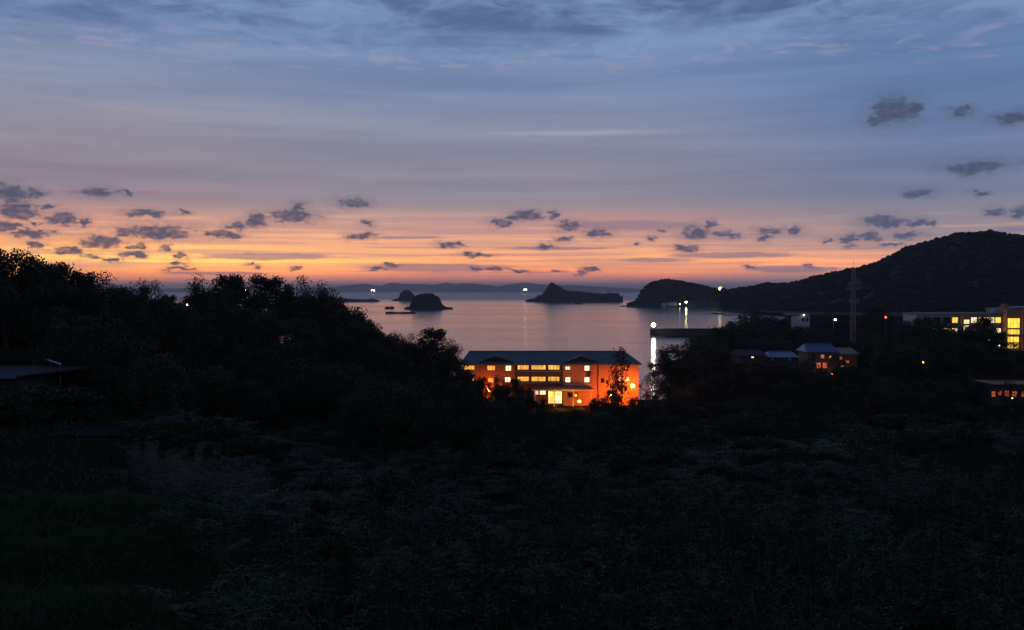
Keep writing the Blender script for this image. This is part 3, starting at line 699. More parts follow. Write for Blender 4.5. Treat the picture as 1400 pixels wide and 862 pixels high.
for px, py, D in [(205,600,62),(225,588,66),(245,612,58),(262,596,63),(280,618,58),(232,624,56),(300,606,62),(318,628,58),(250,636,54),(335,600,66),(196,576,70),(350,620,60)]:
    p = at(px, py, D)
    put_clump(REED[random.randrange(2)], p.x, p.y, .95, max(.5, (p.z - gz(p.x, p.y)) / 3.2), 'pale dry reed clump catching the sky light beside the paved lot', 'pale reed clumps', 'reeds', 'dry_reed_clump')
# grass bank, lower left
def scatter_blades(name, n, pick, L, w, m, up=1.6, rep=1):
    rng = np.random.default_rng(99); xy = np.array([pick(rng) for _ in range(n)])
    z = ground_arr(xy[:, 0], xy[:, 1]) + np.array([fbm(a, b, .25, 3) for a, b in xy]) * (.22 + .55 * np.exp(-(((xy[:, 0] + 14) / 14) ** 2 + ((xy[:, 1] - 28) / 24) ** 2)))
    P = np.column_stack([xy, z - .03]); sc = np.clip(np.hypot(xy[:, 0], xy[:, 1]) / 22, .8, 4)
    D = unit(rng.normal(size=(n, 3)) * np.array([1, 1, .3]) + np.array([0, 0, up])); N = perp(D, rng)
    v, f = leaf_quads(P, D, N, rng.uniform(.5, 1.3, n) * L * np.sqrt(sc), rng.uniform(.7, 1.3, n) * w * sc)
    return np_mesh(name, v, f, m)
def pick_grass(rng):
    while True:
        D = rng.uniform(9, 52); px = rng.uniform(-160, 330)
        x = (px - CX) / F * D
        if rng.random() < D / 52 * min(1, max(.04, (330 + 60 * math.sin(D * .6) - px) / 150)) * (.35 + .65 * (fbm(x, D, .3, 3) > -.1)): return (x, D)
tag(scatter_blades('grass', 170000, pick_grass, .24, .0065, grass_m, 1.0), 'soft dark green grass on the bank at the lower left', 'grass', kind='stuff')
# mounds of longer grass
def pick_under(rng):
    D = 11 * (95 / 11) ** rng.random(); return ((rng.uniform(-40, 1500) - CX) / F * D, D)
tag(scatter_blades('undergrowth', 26000, pick_under, .40, .016, leaf_bam, .8), 'low dark undergrowth between the thicket stems', 'undergrowth', kind='stuff')

# ------------------------------------------------------------------ building helpers
def facade_wall(mb, x0, x1, z0, z1, y0, y1, holes):
    xs_ = sorted({x0, x1, *[v for h in holes for v in h[:2] if x0 < v < x1]}); zs_ = sorted({z0, z1, *[v for h in holes for v in h[2:] if z0 < v < z1]})
    for a, b in zip(xs_[:-1], xs_[1:]):
        for c, d in zip(zs_[:-1], zs_[1:]):
            mx, mz = (a + b) / 2, (c + d) / 2
            if any(h[0] < mx < h[1] and h[2] < mz < h[3] for h in holes): continue
            mb.box(a, b, y0, y1, c, d)
    return mb
def add_window(parent, x0, x1, z0, z1, y, pane_m, mull=1, trans=0, fm=None, label=None):
    """window frame set in an opening whose wall face is at y (towards the camera = -y)"""
    t = .07; m = MB()
    m.box(x0, x1, y + .04, y + .14, z0, z0 + t).box(x0, x1, y + .04, y + .14, z1 - t, z1)
    m.box(x0, x0 + t, y + .05, y + .13, z0 + t, z1 - t).box(x1 - t, x1, y + .05, y + .13, z0 + t, z1 - t)
    for k in range(mull):
        c = x0 + (x1 - x0) * (k + 1) / (mull + 1); m.box(c - .035, c + .035, y + .055, y + .125, z0 + t, z1 - t)
    for k in range(trans):
        c = z0 + (z1 - z0) * (k + 1) / (trans + 1); m.box(x0 + t, x1 - t, y + .06, y + .12, c - .03, c + .03)
    m.box(x0 - .06, x1 + .06, y - .10, y + .04, z0 - .08, z0 - .002)
    w = m.build('window', fm or frame_d, parent)
    MB().box(x0 + t * .6, x1 - t * .6, y + .085, y + .10, z0 + t * .6, z1 - t * .6).build('pane', pane_m, w)
    return w
lit_y = glow('lit_window_amber', (1., .45, .07), 1.1, .45, 1.2)
lit_o = glow('lit_window_orange', (1., .36, .055), 1.1, .45, 1.2)
lit_w = glow('lit_window_cream', (1., .78, .42), 1.7, .25, 1.0)
lit_g = glow('lit_glazing_gold', (1., .55, .13), 1.7, .6, 1.6)
lit_s = glow('lit_window_yellow', (1., .56, .06), 1.35, .35, .9)
lit_r = glow('lit_window_red', (1., .16, .05), .55, .5, 1.5)

def street_lamp(px, py, D, label, col, strength, r=.16, post=True, name='street_lamp', group=None, arm=0.0, base_z=None, glowname=None):
    p = at(px, py, D); g0 = gz(p.x, p.y) if base_z is None else base_z
    root = empty(name, (p.x, p.y, g0)); H = p.z - g0
    MB().tube([(arm, .25, -.2), (arm, .25, H * .6), (arm, .25, H + r * 1.1)], [.08, .065, .05], 7).build('post', steel, root)
    MB().tube([(arm, .25, H + r * 1.1), (arm * .5, .15, H + r * 1.5), (0, 0, H + r * 1.3)], .035, 6).build('arm', steel, root)
    MB().prism([(-r * 1.1, H + r), (r * 1.1, H + r), (r * .5, H + r * 1.5), (-r * .5, H + r * 1.5)], -r, r).build('lamp_head', frame_d, root)
    MB().ball((0, 0, H), r).build('bulb', glow(glowname or 'bulb_' + label.replace(' ', '_')[:40], col, strength), root, True)
    return tag(root, label, 'street lamp', group)

# ------------------------------------------------------------------ the inn by the water
ID = 250.
def ix(px): return (px - CX) / F * ID
def iz(py): return at(CX, py, ID).z
inn = empty('seaside_inn', (0, ID, 0)); y0 = 0.0
def rect(a, b, c, d): return (ix(a), ix(b), iz(d), iz(c))
BASE, EAVE = 4.6, iz(497.5)
# left bay
hl = [rect(634.5,649,500,506), rect(666,677,500,507), rect(691,699,500,507.5), rect(636,648,517,523), rect(667,676,517,523), rect(690,698,516,523), rect(638,650,534,541), rect(672,690,534,541)]
facade_wall(MB(), ix(633), ix(704), BASE, EAVE, 0, .3, hl).build('wall', brick_w, inn)
for k, h in enumerate(hl): add_window(inn, *h, 0, (lit_y, lit_o, lit_w, lit_w, lit_o, lit_w, lit_o, glass_d)[k], 2 if h[1] - h[0] > 2 else 1)
# recessed middle with balconies
hm = [rect(a, b, c, d) for c, d in ((500,506.5),(515.8,522.5)) for a, b in ((707.5,723.5),(726.5,746.5),(749.5,765.5))] + [rect(717,729,535,541), rect(731,736.5,535,541), rect(738,746.5,535,541), rect(750,769,536,553)]
facade_wall(MB(), ix(704), ix(770), BASE, EAVE, 1.4, 1.7, hm).build('wall', timber, inn)
for k, h in enumerate(hm): add_window(inn, *h, 1.4, lit_y if k < 6 else (glass_d, lit_w, lit_w, lit_g)[k - 6], 3 if k < 9 else 5, 0 if k < 9 else 3)
for zt, zb in ((508.2, 514.5), (524.2, 528.5)):
    b = MB().box(ix(704) + .02, ix(770) - .02, .25, .42, iz(zb), iz(zt)).build('balcony', timber, inn)
    m = MB().box(ix(704) + .02, ix(770) - .02, .2, .47, iz(zt), iz(zt) + .12); m.build('handrail', trim_w, b)
    MB().box(ix(704) + .02, ix(770) - .02, .44, 1.39, iz(zb), iz(zb) + .15).build('floor_slab', concrete, b)
    for k in range(5):
        c = ix(704) + (ix(770) - ix(704)) * (k + .5) / 5; MB().box(c - .06, c + .06, .18, .24, iz(zb), iz(zt)).build('post', timber, b)
# right bay
hr = [rect(773,779.5,501,506), rect(799,806,500,507.2), rect(773,780,515.8,523), rect(799,806,516,523), rect(776,790,536.5,543)]
facade_wall(MB(), ix(770), ix(808), BASE, EAVE, -.3, 0, hr).build('wall', panel_w, inn)
for k, h in enumerate(hr): add_window(inn, *h, -.3, lit_w if k < 4 else glass_d, 1 if k < 4 else 2)
MB().box(ix(802), ix(807.6), -.36, -.303, iz(514.8), iz(508)).build('louvre', frame_d, inn)
MB().box(ix(770.5), ix(807.5), -.37, -.303, iz(526.2), iz(525)).build('string_course', trim_w, inn)
# entrance canopy
cn = MB().prism([(ix(728), iz(533)), (ix(810), iz(533)), (ix(810), iz(531.2)), (ix(728), iz(531.2))], -3.2, -.38).build('canopy', trim_w, inn)
MB().prism([(ix(727), iz(531)), (ix(811), iz(531)), (ix(806), iz(527.6)), (ix(732), iz(527.6))], -3.4, -.38).build('canopy_roof', roof_g, cn)
for px in (731, 757, 783, 807): MB().box(ix(px) - .12, ix(px) + .12, -3.0, -2.76, BASE - .3, iz(533.1)).build('column', trim_w, inn)
# end walls
hw = [rect(821.5,826.5,517.5,523.5)]
facade_wall(MB(), ix(808), ix(844), BASE, EAVE, .2, .5, hw).build('wall', panel_w, inn); add_window(inn, *hw[0], .2, glass_d, 1)
he = [rect(846,850,501,506), rect(855,861,501,506), rect(846,850,516,522), rect(855,860,516,521)]
facade_wall(MB(), ix(844), ix(873), BASE, EAVE, -.6, -.3, he).build('wall', panel_w, inn)
for k, h in enumerate(he): add_window(inn, *h, -.6, (lit_o, lit_o, lit_w, lit_w)[k], 1)
MB().box(ix(818) - .07, ix(818) + .07, .04, .18, BASE, EAVE - .1).build('downpipe', frame_d, inn)
# shell: sides and back
sh = MB().box(ix(633), ix(633) + .3, .31, 11, BASE, EAVE - .01).box(ix(873) - .3, ix(873), -.29, 11, BASE, EAVE - .01).box(ix(633) + .31, ix(873) - .31, 10.7, 11, BASE, EAVE - .01)
sh.build('side_wall', brick_w, inn)
# hip roof
ov = .8; xa, xb = ix(633) - ov, ix(873) + ov; ya, yb = -1.0, 11.8; zr = iz(483.2) + .18; ze = EAVE + .02; ra, rb = ix(640), ix(857.5); yr = (ya + yb) / 2
rf = MB().add([(xa, ya, ze), (xb, ya, ze), (xb, yb, ze), (xa, yb, ze), (ra, yr, zr), (rb, yr, zr), (xa, ya, ze - .28), (xb, ya, ze - .28), (xb, yb, ze - .28), (xa, yb, ze - .28)],
  [(0, 1, 5, 4), (1, 2, 5), (2, 3, 4, 5), (3, 0, 4), (6, 7, 1, 0), (7, 8, 2, 1), (8, 9, 3, 2), (9, 6, 0, 3), (9, 8, 7, 6)]).build('roof', roof_t, inn)
for k in range(72):                     # standing seams on the seaward-facing slope's street side
    x = xa + 1.0 + (xb - xa - 2.0) * k / 71
    u0 = 1.0 if ra <= x <= rb else max(.1, (x - xa) / (ra - xa) if x < ra else (xb - x) / (xb - rb))
    e = (x, ya + (yr - ya) * u0, ze + (zr - ze) * u0)
    if k % 2 == 0: MB().tube([(x, ya + .02, ze + .03), (e[0], e[1], e[2] + .03)], .035, 4).build('seam', roof_t, rf)
MB().box(ra, rb, yr - .18, yr + .18, zr - .05, zr + .12).build('ridge_cap', roof_t, rf)
def gable(pl, pc, pr, pytop, pybase=494.6):
    """low cross gable standing on the roof front above the eave"""
    x0, xc, x1 = ix(pl), ix(pc), ix(pr); zt = iz(pytop); zb = iz(pybase)
    def ys(z): return ya + (yr - ya) * (z - ze) / (zr - ze)
    yf = ys(zb) - .5
    MB().add([(x0 + 1.1, yf + .45, zb + .05), (x1 - 1.1, yf + .45, zb + .05), (xc, yf + .45, zt - .3)], [(0, 1, 2)]).build('gable_shade_panel', frame_d, rf)  # dark colour paints in the shadow under the gable overhang
    for xs0 in (x0, x1):
        MB().add([(xs0, yf, zb), (xc, yf, zt), (xc, ys(zt) + .5, zt), (xs0, ys(zb) + .4, zb), (xs0, yf, zb - .16), (xc, yf, zt - .16), (xc, ys(zt) + .5, zt - .16), (xs0, ys(zb) + .4, zb - .16)], [(0, 1, 2, 3), (4, 5, 6, 7), (0, 1, 5, 4)]).build('gable_slope', roof_t, rf)
        MB().add([(xs0, yf - .06, zb - .22), (xc, yf - .06, zt - .20), (xc, yf - .06, zt + .06), (xs0, yf - .06, zb + .04), (xs0, yf - .005, zb - .22), (xc, yf - .005, zt - .20), (xc, yf - .005, zt + .06), (xs0, yf - .005, zb + .04)], [(0, 1, 2, 3), (4, 5, 6, 7), (3, 2, 6, 7), (0, 1, 5, 4)]).build('barge_board', roof_t, rf)
gable(655, 678, 702, 485.8); gable(772, 795, 818, 485.8)
tag(inn, 'three-storey inn with teal hipped roof and orange lit walls by the water', 'inn')
# small dormer step and a lower eave at the right end
SOD = (1., .165, .006)
street_lamp(865, 528, 245, 'orange sodium lamp glowing beside the end wall of the inn', SOD, 620, .42, arm=.5)
street_lamp(763, 545.5, 240, 'white-gold lamp shining at the inn entrance', (1., .48, .10), 170, .40, arm=-.4)
street_lamp(836, 541, 245, 'orange lamp behind dark trees lighting the end wall from below', SOD, 640, .35, arm=.4)
street_lamp(668, 534, 245.5, 'orange lamp behind trees lighting the left bay of the inn', SOD, 520, .35, arm=.4)
street_lamp(792, 549, 243, 'small orange lamp low before the right bay of the inn', SOD, 420, .25, arm=.4)

# ------------------------------------------------------------------ pier with harbour light
pd = 746.; pz = at(893, 449.5, pd).z
pier = empty('pier', (at(891, 449, pd).x, pd, 0))
pl = at(1000, 449, pd).x - at(891, 449, pd).x
MB().box(0, pl, 0, 9, -1.5, pz - .8).build('breakwater', dark_con, pier)
MB().box(-.3, pl, -.25, 1.1, pz - .8, pz + .1).build('parapet', dark_con, pier)
MB().box(0, pl, 1.1, 9, pz - .8, pz - .45).build('deck', dark_con, pier)
for k in range(9): MB().tube([(4 + k * 6.5, 4, pz - .45), (4 + k * 6.5, 4, pz + .3)], [.35, .25], 8).build('bollard', frame_d, pier)
tag(pier, 'dark concrete pier jutting into the bay with a light at its tip', 'pier')
def harbour_light(px, py, D, base, label, col, strength, r, name='harbour_light', tower=.6):
    p = at(px, py, D); root = empty(name, (p.x, p.y, base)); H = p.z - base
    MB().tube([(0, 0, -.3), (0, 0, H - r * 1.3)], [tower, tower * .65], 10).build('tower', white_w, root)
    MB().tube([(0, 0, H - r * 1.3), (0, 0, H - r)], [r * .9, r * .9], 10).build('gallery', steel, root)
    MB().ball((0, 0, H), r, 10, 8).build('lantern', glow(label[:40].replace(' ', '_'), col, strength), root, True)
    MB().tube([(0, 0, H + r * .9), (0, 0, H + r * 1.5)], [r * .8, r * .1], 10).build('cap', frame_d, root)
    return tag(root, label, 'harbour light')
harbour_light(893.5, 444.5, 744.5, pz - .45, 'bright white light standing at the tip of the pier', (1., .90, .52), 70, 1.35)
# ------------------------------------------------------------------ lights of the headland hamlet
harbour_light(938, 413.5, 2005, at(938, 418.5, 2005).z, 'greenish light low on the shore under the headland', (.80, 1., .42), 40, 1.9)
harbour_light(929.5, 416, 2000, 1.0, 'dim small light left of the greenish shore light', (1., .9, .7), 6, 1.2)
street_lamp(985, 395, 1880, 'warm yellow light on the saddle between headland and hill', (1., .72, .22), 11, 3.2, base_z=at(985, 402, 1880).z)
def cottage(px, py, D, w, h, d, label, wallm, roofm, group=None, z=None, rz=0., win=None, rh=None):
    p = at(px, py, D); zb = p.z if z is None else z
    root = empty('house', (p.x, D, zb), rz); rh = rh or h * .45
    MB().box(-w / 2, w / 2, -d / 2, d / 2, -3., h).build('wall', wallm, root)
    MB().prism([(-w / 2 - .5, h - .1), (w / 2 + .5, h - .1), (w / 2 + .5, h + .1), (w * .38, h + rh), (-w * .38, h + rh), (-w / 2 - .5, h + .1)], -d / 2 - .5, d / 2 + .5).build('roof', roofm, root)
    for k, (cx, cz, ww, wh, pm) in enumerate(win or []):
        add_window(root, cx - ww / 2, cx + ww / 2, cz - wh / 2, cz + wh / 2, -d / 2 - .145, pm, 1)
    return tag(root, label, 'house', group)
for i, (px, py) in enumerate([(908, 417.3), (916, 416.6), (922, 416.2)]):
    cottage(px, py, 2012, 9, 4, 7, ['leftmost pale hut on the shore under the headland', 'middle pale hut on the shore under the headland', 'pale hut on the headland shore closest to the lights'][i], white_w, roof_g, 'shore huts')
for i, (px, py, D, w) in enumerate([(1308, 397.5, 1130, 14), (1321, 396, 1135, 11), (1337, 397, 1140, 10), (1349, 398.5, 1135, 12)]):
    cottage(px, py, D, w, 4.5, 9, ['pale house leftmost in the hamlet on the hillside', 'pale house second in the hillside hamlet', 'grey house third in the hillside hamlet', 'grey house at the right end of the hillside hamlet'][i], (white_w, white_w, concrete, concrete)[i], roof_g, 'hamlet on the hillside')
cottage(1394, 358, 1270, 10, 4, 8, 'small pale house high on the hillside beside a white light', white_w, roof_g)
street_lamp(1397, 355, 1255, 'white light high on the dark hillside', (1., .95, .8), 45, 1.5, base_z=at(1397, 360, 1255).z)

# ------------------------------------------------------------------ boats with bright working lamps on the horizon
def lamp_boat(px, py, D, label, strength):
    p = at(px, py, D); root = empty('fishing_boat', (p.x, D, 0)); L = 34.
    MB().add([(-L * .5, -3, 4), (L * .42, -3, 4), (L * .58, 0, 5.5), (L * .42, 3, 4), (-L * .5, 3, 4), (-L * .44, -2, -.5), (L * .40, -2, -.5), (L * .46, 0, -.5), (L * .40, 2, -.5), (-L * .44, 2, -.5)],
        [(0, 1, 2, 3, 4), (5, 6, 1, 0), (6, 7, 2, 1), (7, 8, 3, 2), (8, 9, 4, 3), (9, 5, 0, 4), (9, 8, 7, 6, 5)]).build('hull', white_w, root)
    MB().box(-9, 0, -2, 2, 4, 9).build('wheelhouse', white_w, root)
    for x in (-13, 13): MB().tube([(x, 0, 4), (x, 0, p.z + 7)], .25, 6).build('mast', steel, root)
    g = glow('fishing_lamp', (1., .95, .78), 1)
    for k in range(7): MB().ball((-12 + k * 4, 0, p.z + (1.5 if k % 2 else -1.5)), 2.7, 8, 6).build('lamp', glow('fishing_lamp_%d' % int(strength), (1., .93, .72), strength), root, True)
    return tag(root, label, 'boat', 'boats with bright lamps on the horizon')
lamp_boat(510, 397.2, 8200, 'boat with bright white lamps on the horizon, left of the domed islets', 26)
lamp_boat(718, 396.2, 8000, 'boat with bright white lamps on the horizon left of the pointed islet', 20)
lamp_boat(879, 396.2, 7600, 'boat with bright white lamps at the edge of the headland', 24)

# ------------------------------------------------------------------ lattice mast
MD = 380.; mp = at(1166, 476, MD); mt = at(1166, 366, MD).z - mp.z
mast = empty('radio_mast', (mp.x, MD, mp.z))
def mw(z): return .85 - .40 * z / mt
for a in range(4):
    sx_, sy_ = ((-1, -1), (1, -1), (1, 1), (-1, 1))[a]
    MB().tube([(sx_ * mw(0), sy_ * mw(0), -6), (sx_ * mw(mt), sy_ * mw(mt), mt)], [.15, .10], 5).build('leg', redwhite, mast)
zz = 0.; k = 0
while zz < mt - 1.5:
    br = MB(); w0, w1 = mw(zz), mw(zz + 1.6)
    for a in range(4):
        c = ((-1, -1), (1, -1), (1, 1), (-1, 1)); p0, p1 = c[a], c[(a + 1) % 4]
        br.tube([(p0[0] * w0, p0[1] * w0, zz), (p1[0] * w1, p1[1] * w1, zz + 1.6)], .04, 4).tube([(p1[0] * w0, p1[1] * w0, zz), (p0[0] * w1, p0[1] * w1, zz + 1.6)], .04, 4)
    br.build('bracing', redwhite, mast); zz += 1.6
for zf, wd in ((.80, 1.9), (.74, 2.0), (.58, 1.6)):
    pf = MB().box(-wd, wd, -wd * .8, wd * .8, mt * zf - .08, mt * zf + .08).build('platform', trim_w, mast)
    for a in range(5):
        x = -wd + wd * 2 * a / 4; MB().box(x - .2, x + .2, -wd * .8 - .25, -wd * .8 - .05, mt * zf - .7, mt * zf + 1.0).build('antenna', steel, pf)
for x in (-1.1, 0, 1.1): MB().tube([(x * .8, 0, mt * .8), (x * .8, 0, mt * (1.0 if x else 1.1))], .06, 5).build('whip_antenna', steel, mast)
tag(mast, 'tall lattice radio mast with antenna platforms below the hill', 'mast')
# ------------------------------------------------------------------ white hut, pole lamps
p = at(1091, 443, 450); hut = empty('flat_roofed_hut', (p.x, 450, p.z))
MB().box(-3.9, 4.4, -3, 4, -4, 3.9).build('wall', white_w, hut)
MB().box(-5.2, 4.9, -3.6, 4.6, 3.9, 4.7).build('roof', concrete, hut)
MB().box(-5.0, -3.9, -2.6, 4, -4, 3.9).build('lean_to', dark_con, hut)
for x in (.8, 2.6): add_window(hut, x, x + 1.2, 1.4, 2.8, -3.145, glass_d, 1)
tag(hut, 'small white flat-roofed hut standing among dark trees', 'hut')
street_lamp(1099, 431, 446, 'lamp lighting the wall of the white hut', (1., .9, .7), 6, .3, arm=.3)
street_lamp(1142, 437.5, 360, 'white pole lamp left of the lattice mast', (1., .93, .82), 30, .32, arm=-.6)
street_lamp(1211, 434, 400, 'small red lamp right of the mast under the hill', (1., .12, .05), 5, .4)
street_lamp(335, 398, 260, 'white lamp glinting through the crowns of the wooded hump', (1., .92, .8), 60, .35)
street_lamp(255, 417, 300, 'white lamp low in the sunset gap among the trees', (1., .95, .9), 40, .45)

# ------------------------------------------------------------------ school: long flat-roofed block and glazed end block
SD = 335.
def s_x(px): return (px - CX) / F * SD
def s_z(py): return at(CX, py, SD).z
school = empty('school_building', (0, SD, 0))
def srect(a, b, c, d): return (s_x(a), s_x(b), s_z(d), s_z(c))
SB = 12.
cells = [(1262,1272),(1276,1286),(1290,1300),(1302,1310),(1326,1336),(1338,1348),(1350,1360),(1361,1369)]
hs = [srect(a, b, c, d) for a, b in cells for c, d in ((434,442),(449,457),(464,472))]
facade_wall(MB(), s_x(1254), s_x(1371), SB, s_z(430.5), 0, .3, hs).build('wall', concrete, school)
for k, h in enumerate(hs): add_window(school, *h, 0, glass_d if k % 3 == 0 and k < 8 or k in (14, 17) else (lit_s if k % 2 else lit_w), 1)
MB().box(s_x(1253), s_x(1371), -.4, 12, s_z(430.5) + .003, s_z(428.4)).build('parapet', concrete, school)
MB().box(s_x(1254), s_x(1371), 11.7, 12, SB, s_z(430.5)).box(s_x(1254), s_x(1254) + .3, .31, 11.69, SB, s_z(430.5)).build('rear_wall', white_w, school)
stw = MB(); ws = [srect(1315,1323,437,443), srect(1315,1323,445,456), srect(1315,1323,458,470)]
facade_wall(stw, s_x(1313), s_x(1325), SB, s_z(429.5), -1.6, -1.3, ws).box(s_x(1313), s_x(1313) + .25, -1.29, -.01, SB, s_z(429.5)).box(s_x(1325) - .25, s_x(1325), -1.29, -.01, SB, s_z(429.5)).build('stair_tower', panel_w, school)
for h in ws: add_window(school, *h, -1.6, lit_w, 1, 1)
# glazed end block
he = [srect(1372,1388.5,435,448.5), srect(1372,1388.5,450,457), srect(1372,1388.5,460,468), srect(1372,1388.5,469,476)]
facade_wall(MB(), s_x(1371), s_x(1390), SB, s_z(423), -3, -2.7, he).build('wall', panel_w, school)
for k, h in enumerate(he): add_window(school, *h, -3, lit_s, 3, 1 if k == 0 else 0)
h2 = [srect(1393,1399,425,440), srect(1403,1420,425,440), srect(1394,1415,462,478)]
facade_wall(MB(), s_x(1390), s_x(1450), SB, s_z(421.5), -4, -3.7, h2).build('wall', panel_w, school)
for k, h in enumerate(h2): add_window(school, *h, -4, (lit_s, lit_s, lit_w)[k], 2, 1)
MB().box(s_x(1371), s_x(1371) + .3, -2.69, 12, SB, s_z(423)).box(s_x(1450) - .3, s_x(1450), -3.69, 12, SB, s_z(421.5)).box(s_x(1371) + .31, s_x(1450) - .31, 11.7, 12, SB, s_z(423)).build('side_wall', panel_w, school)
MB().box(s_x(1370.5), s_x(1390.2), -3.2, 12.2, s_z(423) + .003, s_z(422)).box(s_x(1390.3), s_x(1451), -4.3, 12.2, s_z(421.5) + .003, s_z(419.8)).build('flat_roof', roof_b, school)
MB().box(s_x(1371), s_x(1376.5), -1, 1, s_z(422) + .004, s_z(415.5)).build('chimney', panel_w, school)
tk = MB().ball((s_x(1364), 3, s_z(427)), 1.0, 10, 6).build('water_tank', trim_w, school)
MB().prism([(s_x(1378), s_z(458.5)), (s_x(1430), s_z(458.5)), (s_x(1430), s_z(456.6)), (s_x(1378), s_z(456.6))], -7.5, -4.02).build('awning', roof_b, school)
for px in (1379, 1401): MB().box(s_x(px) - .1, s_x(px) + .1, -7.3, -7.1, SB, s_z(458.6)).build('awning_post', frame_d, school)
tag(school, 'long pale school block with yellow lit glazed end and blue awning', 'school')
street_lamp(1367, 473, 326, 'white lamp at the foot of the school by the awning', (1., .88, .6), 40, .3)
street_lamp(1279, 451, 322, 'lamp glimmering through the trees before the school', (1., .66, .35), 60, .3)

# ------------------------------------------------------------------ houses below the school
def town_house(px0, px1, py_eave, py_ridge, py_base, D, depth, label, wallm, roofm, wins, hip=.1):
    a, b = at(px0, py_eave, D), at(px1, py_eave, D); zb, ze_, zr_ = at(px0, py_base, D).z, a.z, at(px0, py_ridge, D + depth * .5).z
    root = empty('house', ((a.x + b.x) / 2, D, zb)); w = (b.x - a.x) / 2; h = ze_ - zb; rr = zr_ - zb
    hs_ = []
    for (wx0, wx1, wy0, wy1, pm) in wins:
        hs_.append((at(wx0, 0, D).x - root.location.x, at(wx1, 0, D).x - root.location.x, at(px0, wy1, D).z - zb, at(px0, wy0, D).z - zb))
    facade_wall(MB(), -w, w, -4, h, 0, .25, hs_).box(-w, -w + .25, .26, depth, -4, h).box(w - .25, w, .26, depth, -4, h).box(-w + .26, w - .26, depth - .25, depth, -4, h).build('wall', wallm, root)
    for hh_, wv in zip(hs_, wins): add_window(root, *hh_, 0, wv[4], 1)
    o = .6; k = w * hip
    r = MB().add([(-w - o, -o, h), (w + o, -o, h), (w + o, depth + o, h), (-w - o, depth + o, h), (-w + k, depth / 2, rr), (w - k, depth / 2, rr), (-w - o, -o, h - .2), (w + o, -o, h - .2), (w + o, depth + o, h - .2), (-w - o, depth + o, h - .2)],
        [(0, 1, 5, 4), (1, 2, 5), (2, 3, 4, 5), (3, 0, 4), (6, 7, 1, 0), (7, 8, 2, 1), (8, 9, 3, 2), (9, 6, 0, 3), (9, 8, 7, 6)]).build('roof', roofm, root)
    MB().box(-w + k, w - k, depth / 2 - .15, depth / 2 + .15, rr - .03, rr + .15).build('ridge_cap', roofm, r)
    return tag(root, label, 'house', 'houses below the school')
town_house(1104, 1144, 481.5, 470, 515, 285, 9, 'two-storey house with blue roof and red lit windows under the mast', brick_w, roof_b, [(1114,1118,486,490.5,glass_d),(1126,1131,485,490.5,lit_r),(1137,1141,486,490,lit_o),(1120,1126.5,496,504,lit_r),(1128.5,1135,496,504,lit_r)])
town_house(1147, 1172, 484, 476, 515, 292, 9, 'low red-lit house right of the blue roofed house', brick_w, redwhite, [(1152,1156,487,492,lit_r),(1160,1165,493,497,lit_r),(1153,1158,499,505,lit_r)])
town_house(1054, 1090, 488.5, 480.5, 516, 280, 9, 'house with dark blue roof left of the red-lit house', dark_con, roof_b, [(1057,1062,489.8,493.5,trim_w),(1081,1085,489.8,494,trim_w),(1066,1072,498,503,glass_d)])
town_house(1012, 1046, 486, 478, 525, 275, 10, 'grey house with pale terraces at the left of the group', dark_con, roof_g, [(1030,1034,487.5,490,lit_w),(1016,1026,497,502,glass_d),(1030,1042,497,502,glass_d)])
street_lamp(1138, 511, 281, 'hidden red-orange lamp in front of the red-lit house', (1., .13, .02), 16, .22)
town_house(1360, 1430, 525, 521, 552, 205, 8, 'low building with red lit windows at the right edge', dark_con, brick_w, [(1362,1368,535,543,lit_r),(1371,1377,534,541,lit_r),(1380,1387,534,543,lit_r),(1390,1398,535,543,lit_r),(1403,1412,535,543,lit_r)])
street_lamp(1384, 545, 199, 'low red-orange lamp before the building at the right edge', (1., .14, .03), 30, .15)
street_lamp(1262, 496, 222, 'amber lamp half hidden behind the ochre tree below the school', (1., .34, .04), 60, .2)

# ------------------------------------------------------------------ house and paved lot at the left edge
LD = 92.
lp = at(20, 546, LD); lh = empty('workshop', (lp.x, LD, gz(lp.x, LD)))
def l_(px, py, d=LD): q = at(px, py, d); return (q.x - lp.x, q.y - LD, q.z - lh.location.z)
w0 = l_(-90, 546)[0]; w1 = l_(24, 546)[0]; wt = l_(0, 515)[2]
facade_wall(MB(), w0, w1, -.5, wt, 0, .25, [(l_(4,0)[0], l_(22,0)[0], 0., l_(0,521)[2])]).box(w0, w0 + .25, .26, 9, -.5, wt).box(w1 - .25, w1, .26, 9, -.5, wt).box(w0 + .26, w1 - .26, 8.75, 9, -.5, wt).build('wall', dark_con, lh)
MB().box(l_(4,0)[0], l_(22,0)[0], .1, .16, 0, l_(0,521)[2]).build('shutter', frame_d, lh)
MB().add([(w0 - .5, -.9, wt), (w1 + .3, -.9, wt), (w1 + 3.6, 9.5, wt + .15), (w0 - .5, 9.5, wt + .15), (w0 - .5, -.9, wt + .14), (w1 + .3, -.9, wt + .14), (w1 + 3.6, 9.5, wt + .29), (w0 - .5, 9.5, wt + .29)], [(3, 2, 1, 0), (4, 5, 6, 7), (0, 1, 5, 4), (1, 2, 6, 5), (2, 3, 7, 6), (3, 0, 4, 7)]).build('roof', roof_g, lh)
MB().box(w0 - .5, w1 + .3, -1.0, -.91, wt - .12, wt + .2).build('gutter', roof_b, lh)
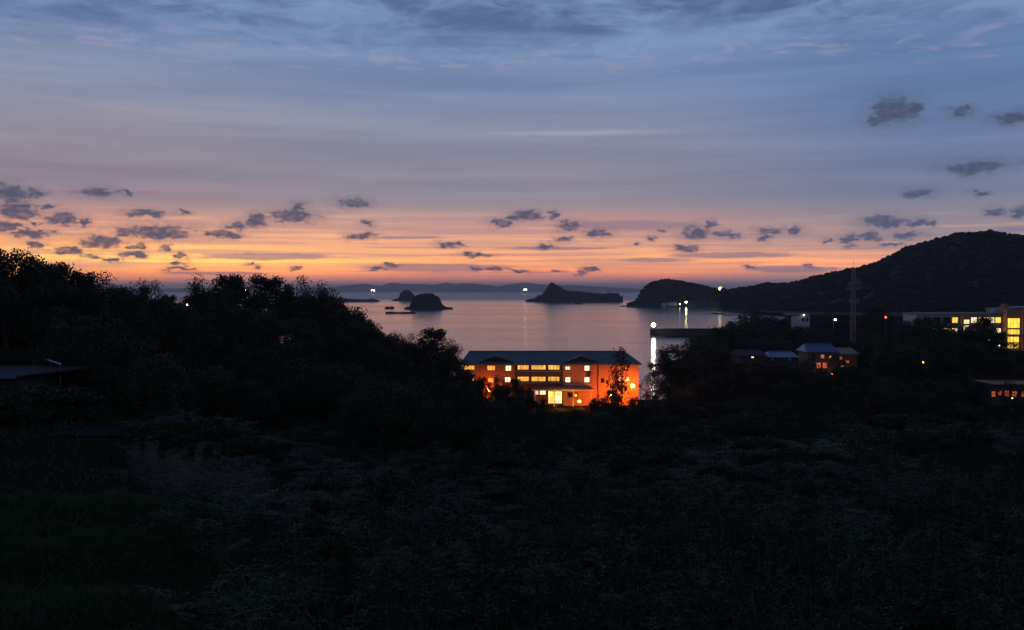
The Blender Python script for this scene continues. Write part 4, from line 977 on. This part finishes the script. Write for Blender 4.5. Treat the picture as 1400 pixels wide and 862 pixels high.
for px, py, D, lab in [(-20,522,86,'shrub at the frame edge hiding the workshop wall'), (22,530,85,'shrub hiding the workshop shutter'), (50,524,86,'shrub beside the workshop corner'), (78,520,88,'shrub under the sloping handrail'), (104,528,88,'shrub right of the sloping handrail')]:
    q = at(px, py, D); pr = SHRUB[px % 3]; o = copy_tree(pr); h = max(1.2, (q.z - gz(q.x, D)) / .62); o.name = 'shrub'
    o.location = (q.x, D, gz(q.x, D) - .05); o.rotation_euler = (0, 0, px * .7); o.scale = (h * 1.2, h * 1.2, h); tag(o, lab, 'shrub', 'shrubs before the workshop')
tag(lh, 'low workshop with grey roof and blue eave at the left edge', 'workshop')
# sloping handrail of pipe
q0, q1 = at(58, 490, 104), at(83, 498, 97)
hr_ = empty('ramp_handrail', (q0.x, q0.y, gz(q0.x, q0.y)))
o0 = q0 - hr_.location; o1 = q1 - hr_.location
MB().tube([tuple(o0), tuple(o1)], .10, 6).build('rail', trim_w, hr_)
for t in (.02, .5, .98):
    b = o0.lerp(o1, t); MB().tube([(b.x, b.y, gz(b.x + q0.x, b.y + q0.y) - hr_.location.z - .2), (b.x, b.y, b.z)], .05, 6).build('post', steel, hr_)
tag(hr_, 'pale sloping handrail above the workshop roof', 'handrail')
st_ = at(12, 546.5, 88)
cu = empty('concrete_step', (st_.x, st_.y, gz(st_.x, st_.y)))
MB().box(-.4, 1.2, -.3, .3, -.3, .34).build('tread', trim_w, cu); MB().box(-.5, 1.3, -.4, .5, -.35, -.0).build('plinth', concrete, cu)
tag(cu, 'pale concrete step in front of the workshop', 'step')
# paved lot, follows the ground
us = np.linspace(at(70, 0, 78).x, at(196, 0, 78).x, 40); V_ = []
for k, u in enumerate(us):
    for j in range(7):
        y = 76.5 + .06 * (u - us[0]) + j * .75 + (.35 * fbm(u, j, .6, 3) if j in (0, 6) else 0)
        V_.append((u, y, gz(u, y) + .22 * fbm(u, y, .25, 3) + .06))
i_ = np.arange(40 * 7).reshape(40, 7)
tag(np_mesh('road', np.array(V_), np.stack([i_[:-1, :-1].ravel(), i_[1:, :-1].ravel(), i_[1:, 1:].ravel(), i_[:-1, 1:].ravel()], 1), asphalt, smooth=True), kind='structure')

# ------------------------------------------------------------------ haze over the bay
hm_ = bpy.data.materials.new('haze'); hm_.use_nodes = True
hm_.node_tree.nodes.clear(); H = NG(hm_.node_tree)
pv = H.n('ShaderNodeVolumePrincipled'); pv.inputs['Color'].default_value = (.86, .90, 1., 1); pv.inputs['Density'].default_value = 5.5e-5; pv.inputs['Anisotropy'].default_value = .65
ho = H.n('ShaderNodeOutputMaterial'); hm_.node_tree.links.new(pv.outputs[0], ho.inputs['Volume'])
hb = MB().box(-45500, 45500, -4000, 45500, -7, 235).build('haze', hm_)
tag(hb, 'thin evening haze over the bay', 'haze', kind='stuff')
